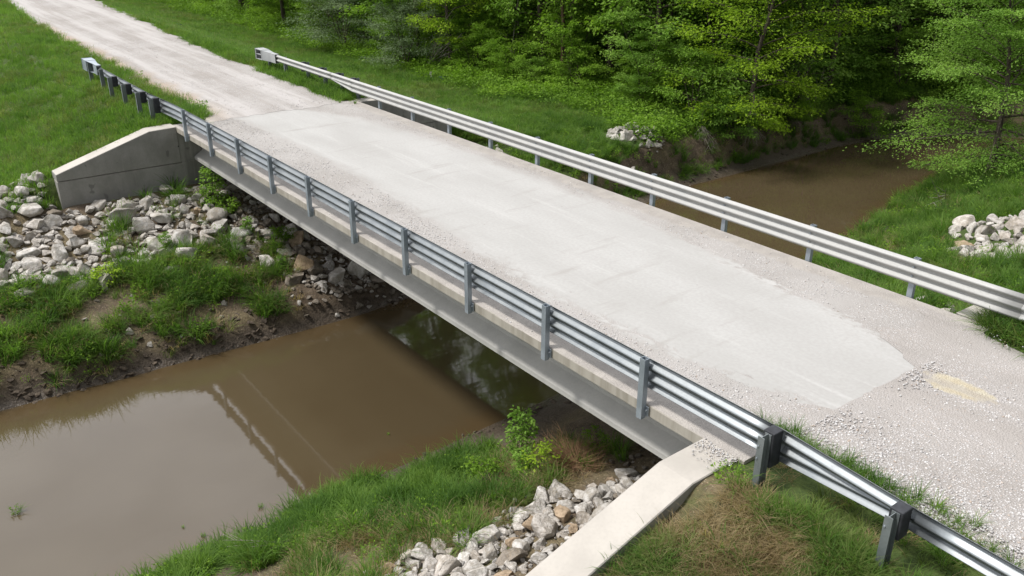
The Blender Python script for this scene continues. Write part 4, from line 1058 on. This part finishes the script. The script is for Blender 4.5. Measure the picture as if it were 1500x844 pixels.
# -- named trees along the front of the woods
plant('grey_shrub', PR['grey'], (51.0, -20.8, gz(51, -20.8)), 'rounded grey green bush at the left end of the wood edge', 'shrub', s=(1.35, 1.35, 1.15))
plant('grey_shrub', PR['grey'], (41.6, -20.4, gz(41.6, -20.4)), 'narrower grey green bush with dark foot, right of the rounded one', 'shrub', rz=2.1, s=(.95, .95, 1.1))
plant('maple_tree', PR['yellow'], (39.5, -22.4, gz(39.5, -22.4)), 'yellow green tree with drooping limbs at the wood edge above the grey bush', 'tree', rz=.6, s=1.0)
plant('maple_tree', PR['bright'], (19.9, -27.6, gz(19.9, -27.6)), 'brightest yellow green tree leaning over the cut bank of the creek', 'tree', rz=2.0, s=1.0, tilt=(-.02, -.06))
plant('hackberry_tree', PR['right'], (9.0, -31.0, gz(9, -31)), 'fresh green tree with layered sprays on the right bank overhanging the water', 'tree', rz=1.0)
plant('slim_tree', PR['slim'], (31.7, -25.2, gz(31.7, -25.2)), 'slim tree with reddish bare trunk at the wood edge, left of the paired trunks', 'tree')
plant('slim_tree', PR['slim2'], (33.2, -30.5, gz(33.2, -30.5)), 'left of the paired grey trunks standing inside the shaded woods', 'tree', rz=2.5)
plant('slim_tree', PR['slim2'], (34.4, -32.6, gz(34.4, -32.6)), 'right leaning one of the paired grey trunks in the shaded woods', 'tree', rz=4.0)
plant('slim_tree', PR['slim2'], (21.2, -36.2, gz(21.2, -36.2)), 'dark trunked leaning tree behind the cut bank, right of the bright yellow green tree', 'tree', rz=-.6, s=(1.3, 1.3, 1.0))
plant('slim_tree', PR['slim'], (27.5, -52.0, gz(27.5, -52)), 'thick dark trunk deep in the woods above the creek bend', 'tree', s=(2.2, 2.2, 1.0))
shr = [('shrub', 24.0, -26.8, 1.1, 'dense mid green bush behind the small rock pile'), ('shrub', 26.0, -27.4, 1.1, 'dark foot bush left of the bush behind the rock pile'),
       ('shrub2', 19.9, -26.3, .85, 'light green bush hanging over the top of the cut bank'), ('shrub2', 22.2, -28.2, 1.25, 'tall light green bush between the rock pile and the bright tree'),
       ('shrub', 19.9, -31.0, .8, 'low dark bush at the foot of the bright yellow green tree'), ('under3', 19.0, -37.0, .8, 'bush overhanging the mud where the creek bends'),
       ('under2', 19.5, -41.0, 1.2, 'dark bush right of the creek bend over the far water'), ('under1', 16.0, -47.5, 1.3, 'broad bush on the far shore behind the hackberry tree'),
       ('under3', 29.5, -24.3, .85, 'low bush at the foot of the slim reddish trunk'), ('under3', 34.0, -23.0, .8, 'low bush at the wood edge under the hanging dead limb'),
       ('under3', 37.2, -22.6, .9, 'low leafy bush beside the drooping yellow green tree'), ('under2', 31.9, -23.4, .6, 'small dark bush in the grass edge left of the reddish trunk'),
       ('under1', 58.5, -23.0, 1.0, 'dark green bush left of the rounded grey bush'), ('under2', 46.2, -21.6, .8, 'small green bush between the two grey bushes'),
       ('shrub', 5.0, -34.5, .9, 'dark bush on the right bank behind the hackberry tree at the picture edge'), ('under3', 25.0, -24.6, .45, 'small leafy bush in tall grass left of the rock pile')]
for k_, x, y, s, lb in shr: plant('woodland_shrub', PR[k_], (x, y, gz(x, y)-.05), lb, 'shrub', rz=random.uniform(0, 6), s=s)
# -- the mass of the woods, tree by tree
FR = [('canopy2', 39.8, -27.8, 'tall mid green tree behind the drooping yellow green tree'), ('canopy1', 43.2, -30.5, 'tall deep green tree behind the narrower grey bush'), ('canopy1', 49.5, -26.5, 'tall deep green tree right behind the rounded grey bush'), ('canopy2', 54.0, -28.5, 'tall mid green tree left of the rounded grey bush'), ('canopy1', 59.5, -27.0, 'leftmost tall deep green tree of the wood edge'), ('canopy2', 33.2, -27.2, 'tall mid green tree just right of the slim reddish trunk'), ('canopy1', 26.6, -27.6, 'tall deep green tree behind the bushes of the rock pile'), ('canopy2', 30.0, -27.4, 'tall mid green tree between the rock pile bushes and the slim reddish trunk'), ('canopy3', 23.4, -31.0, 'deep green tree behind the tall light green bush'), ('canopy1', 35.6, -26.6, 'tall dark tree behind the hanging pale limb'), ('canopy2', 46.5, -29.0, 'tall mid green tree behind the gap of the two grey bushes')]
for k_, x, y, lb in FR: plant('woodland_tree', PR[k_], (x, y, gz(x, y)-.1), lb, 'tree', rz=x, s=(1.2, 1.2, 1.4))
pts = [(a[1], a[2]) for a in FR]
r3 = np.random.default_rng(31)
def okspot(x, y, dmin):
    d, s = creek(np.array([x]), np.array([y]))
    if d[0] < 2.6: return False
    if x > 19 and y > -22.5-(1.5 if x < 33 else 0): return False
    if x <= 19 and y > -48: return False
    if x < 19 and s[0] < 0: return False
    return all((x-a)**2+(y-b)**2 > dmin**2 for a, b in pts)
TREES = [('canopy1', 'deep green leafy tree'), ('canopy2', 'mid green leafy tree'), ('canopy3', 'leaning deep green tree'), ('canopy4', 'leaning mid green tree')]
n = 0
for _ in range(9000):
    if n >= 95: break
    y = -22.5-95*r3.random()**1.5; x = r3.uniform(-8, 110)
    px, py, wz = project(np.array([[x, y, 1.0]]))
    if not (-150 < px[0] < 1650) or wz[0] < 5: continue
    if not okspot(x, y, 5.2+.03*abs(y)): continue
    pts.append((x, y)); n += 1
    k_, lb = TREES[r3.integers(0, 4)]
    front = y > -32
    where = 'in the front row' if front else ('in the shaded woods' if y > -60 else 'far back in the woods')
    side = 'behind the gravel road' if px[0] < 500 else ('behind the bridge middle' if px[0] < 1000 else 'above the creek bend')
    plant('woodland_tree', PR[k_], (x, y, gz(x, y)-.1), f'{lb} {where}, {side}', 'tree', f'{lb}s {where}, {side}', rz=r3.uniform(0, 6.28), s=r3.uniform(1.15, 1.5))
pts = []; n = 0
for _ in range(9000):
    if n >= 240: break
    y = -23.0-75*r3.random()**1.6; x = r3.uniform(-6, 100)
    px, py, wz = project(np.array([[x, y, -1.5]]))
    if not (-80 < px[0] < 1580) or wz[0] < 5: continue
    if not okspot(x, y, 2.2+.016*abs(y)): continue
    pts.append((x, y)); n += 1
    k_ = ['under1', 'under2', 'under3', 'shrub', 'under4'][r3.integers(0, 5) if y > -30 else (0, 4, 0, 4, 2)[r3.integers(0, 5)]]
    where = 'near the wood edge' if y > -32 else ('among the shaded trunks' if y > -55 else 'deep in the woods')
    side = 'behind the gravel road' if px[0] < 500 else ('behind the bridge middle' if px[0] < 1000 else 'above the creek bend')
    tone = {'under1': 'tall mid green', 'under2': 'deep green', 'under3': 'low mid green', 'shrub': 'dense mid green', 'under4': 'tall light green'}[k_]
    plant('woodland_shrub', PR[k_], (x, y, gz(x, y)-.05), f'{tone} bush {where}, {side}', 'shrub', f'{tone} bushes {where}, {side}', rz=r3.uniform(0, 6.28), s=r3.uniform(.8, 1.35)*(1 if y > -28 else 1.75))
# -- saplings and weeds on the banks
for k_, x, y, s, zo, lb in [('sap', 21.15, -.55, 1.15, 0, 'leafy vine like sapling among the rocks at the end of the outer girder'), ('sap2', 20.6, -.75, .95, 0, 'bushy lower half of green growth under the bridge end, beside the rocks'),
        ('sap', 4.6, -1.25, .95, 0, 'tallest sapling on the near right bank under the bridge edge'), ('sap2', 4.3, .05, .8, 0, 'broad leaved weed on the right shore left of the brown brush'),
        ('sapy', 3.15, -.75, .95, 0, 'bright yellow green seedling in front of the brown brush'), ('sap', 3.55, -.45, .6, 0, 'small sapling between the tallest one and the bright seedling'),
        ('sap2', 3.0, -2.0, .62, 0, 'dark small bush in the shade below the girder'), ('sapy', 18.75, 3.75, .95, 0, 'bright yellow green seedling in grass below the left rocks'),
        ('sap', 19.6, 1.7, .55, 0, 'small green seedling at the lower edge of the left rocks'), ('sap2', 18.6, -1.9, .8, 0, 'dark green weed under the deck shade on the left bank'),
        ('sap', 19.3, -.9, .55, 0, 'thin seedling at the shade line of the left bank'), ('sap2', 20.5, 7.2, .6, 0, 'leafy weed between the rocks at the left picture edge'),
        ('sap2', 17.7, .6, .6, 0, 'low weed on the muddy shoulder of the left bank'), ('sap', 17.3, -1.2, .5, 0, 'short weed at the waterside just outside the deck shade')]:
    plant('sapling', PR[k_], (x, y, gz(x, y)-.03+zo), lb, 'sapling', rz=random.uniform(0, 6), s=s)
# water weeds
for x, y, s, lb in [(10.75, 7.95, .42, 'small tuft of grass standing in the water at the left picture edge'), (7.55, 4.95, .2, 'little weed sprig in the shallow water near the bottom'), (7.75, 3.6, .22, 'dark weed sprig in the shallows beside the near grass'), (8.1, 5.2, .12, 'tiniest weed sprig in the water'), (8.6, -.1, .12, 'tiny floating weed in the brown water below the deck edge')]:
    e = empty('water_weed', (x, y, ZW), lb, 'water weed'); e.scale = (s,)*3
    obj('blades', tuft(int(x*100), 30, .2, .6, .02, .9, M['gr_lush']), e); obj('leaves', weed(int(x*91), 40, .4, .14, M['leaf_d'], .2), e)

# ------------------------------------------------------------------ dead wood, brush, litter
def sticks(name, seed, loc, label, cat, n, L_, r0, spread, m, az=0., el=.2, twigs=3):
    r = np.random.default_rng(seed); V = []; F = []
    for i in range(n):
        a = az+r.normal()*spread; e = el+r.normal()*.15; l = L_*r.uniform(.5, 1.1); q = np.linspace(0, 1, 6)
        d = np.array([math.cos(a)*math.cos(e), math.sin(a)*math.cos(e), math.sin(e)]); bnd = r.normal(size=3)*.12*l
        p = r.normal(size=3)*np.array([.06, .06, .02])*L_+d*l*q[:, None]+bnd*(q**2)[:, None]
        tube(p, r0*(1-.8*q), 5, V, F)
        for t in range(twigs):
            s = r.uniform(.3, .9); b0 = np.array([np.interp(s, q, p[:, k]) for k in range(3)]); a2 = a+r.choice([-1, 1])*r.uniform(.3, .9)
            d2 = np.array([math.cos(a2), math.sin(a2), r.normal()*.3+e]); tube(b0+d2*l*.3*np.linspace(0, 1, 3)[:, None], r0*.45*np.array([1, .7, .2]), 4, V, F)
    o = obj(name, mesh(name, np.concatenate(V), np.concatenate(F), m, True), None, loc)
    return tag(o, label, cat)
sticks('dead_branch', 1, (5.3, 3.95, gz(5.3, 3.95)+.12), 'bleached dead branch reaching from the near grass over the water', 'branch', 5, 1.15, .013, .22, M['deadwood'], az=.95, el=.03, twigs=4)
sticks('dead_branch', 2, (36.6, -25.2, -2.6), 'long pale dead limb hanging down in front of the dark woods', 'branch', 2, 8.0, .07, .05, M['deadwood'], az=-.9, el=1.12, twigs=3)
sticks('dead_branch', 3, (40.2, -21.4, -2.3), 'tangle of grey bare limbs beside the drooping yellow green tree', 'branch', 14, 3.2, .028, .6, M['deadwood'], az=-2.4, el=.75, twigs=3)
sticks('dead_branch', 4, (38.0, -27.0, -1.4), 'pale fallen limb lying in the shaded woods', 'branch', 4, 2.6, .04, .4, M['deadwood'], az=-.6, el=.1, twigs=4)
sticks('dead_branch', 5, (9.0, -27.0, gz(9, -27)+.1), 'bent bare branch on the bank below the hackberry tree', 'branch', 3, 2.2, .028, .4, M['deadwood'], az=2.2, el=.35, twigs=3)
sticks('dead_branch', 6, (20.2, -33.5, gz(20.2, -33.5)+.2), 'bare twiggy limbs above the cut bank by the leaning dark trunk', 'branch', 8, 3.6, .03, .8, M['deadwood'], az=1.2, el=.9, twigs=4)
sticks('dead_branch', 7, (7.6, -14.3, gz(7.6, -14.3)+.1), 'small white bare branch in grass right behind the far guardrail', 'branch', 5, 1.0, .012, .6, M['deadwood'], az=-.5, el=.15, twigs=4)
sticks('brown_brush', 8, (2.75, -1.15, gz(2.75, -1.15)+.12), 'heap of reddish brown dead brush under the near bridge edge', 'brush', 190, .8, .008, 1.7, M['straw'], az=0, el=.32, twigs=3)
sticks('brown_brush', 9, (3.7, -.35, gz(3.7, -.35)+.05), 'smaller pale heap of dead stems beside the saplings on the near bank', 'brush', 40, .5, .005, 1.6, M['straw'], az=0, el=.4, twigs=2)
# roots hanging from the cut bank
for i, (x, y) in enumerate(((19.55, -24.4), (19.0, -27.6), (19.5, -31.2))):
    lb = ['dry roots hanging from the cut bank near the small rock pile', 'dry roots hanging from the cut bank below the light green bush', 'dry roots hanging from the cut bank nearest the creek bend'][i]
    sticks('hanging_roots', 20+i, (x+.6, y, gz(x+1.2, y)+.15), lb, 'roots', 34, 1.15, .012, 1.1, M['deadwood'], az=3.14, el=-.75, twigs=2)
# white pipe stub and blue scrap at the wood edge
V = []; F = []; q = np.linspace(0, 1, 9)
tube(np.stack([.25*np.sin(q*2.2), q*0, .55*q-.1*q*q], -1), np.full(9, .05), 10, V, F)
tag(obj('bent_pipe', mesh('bent_pipe', np.concatenate(V), np.concatenate(F), M['plastic_w'], True), None, (37.1, -19.6, gz(37.1, -19.6)-.02)), 'bent white pipe end sticking out of the grass at the wood edge', 'pipe')
b = MB(); b.prism([(-.25, -.1), (.2, -.16), (.3, .05), (.05, .2), (-.2, .12)], 'z', 0, .22); o = b.build('blue_scrap', M['plastic_b']); o.location = (36.5, -19.9, gz(36.5, -19.9)-.01); o.rotation_euler = (.2, .15, .4)
tag(o, 'dark blue plastic scrap in the grass beside the bent white pipe', 'scrap')
b = MB(); b.prism([(-.25, -.2), (.2, -.16), (.3, .1), (.05, .2), (-.2, .16)], 'z', 0, .3); o = b.build('blue_scrap', M['plastic_b']); o.location = (62.0, -12.6, gz(62.0, -12.6)); o.rotation_euler = (.2, -.15, 1.4)
tag(o, 'far blue scrap in the grass bank behind the gravel road', 'scrap')
e = empty('roadside_weed', (33.3, -1.75, .03), 'single dark green weed clump on the gravel by the left shoulder', 'plant')
obj('leaves', weed(700, 70, .22, .10, M['leaf_d'], .22), e)
e = empty('roadside_weed', (25.2, -1.75, .03), 'green weed clump at the gravel edge just before the far end of the bridge', 'plant')
obj('leaves', weed(701, 70, .22, .10, M['leaf_g'], .25), e)
e = empty('roadside_weed', (-2.02, .3, -.15), 'dense green weed tuft growing at the top of the near wing wall', 'plant')
obj('leaves', weed(702, 260, .22, .05, M['leaf_g'], .17), e); obj('blades', tuft(703, 60, .16, .28, .007, .8, M['gr_lush']), e)
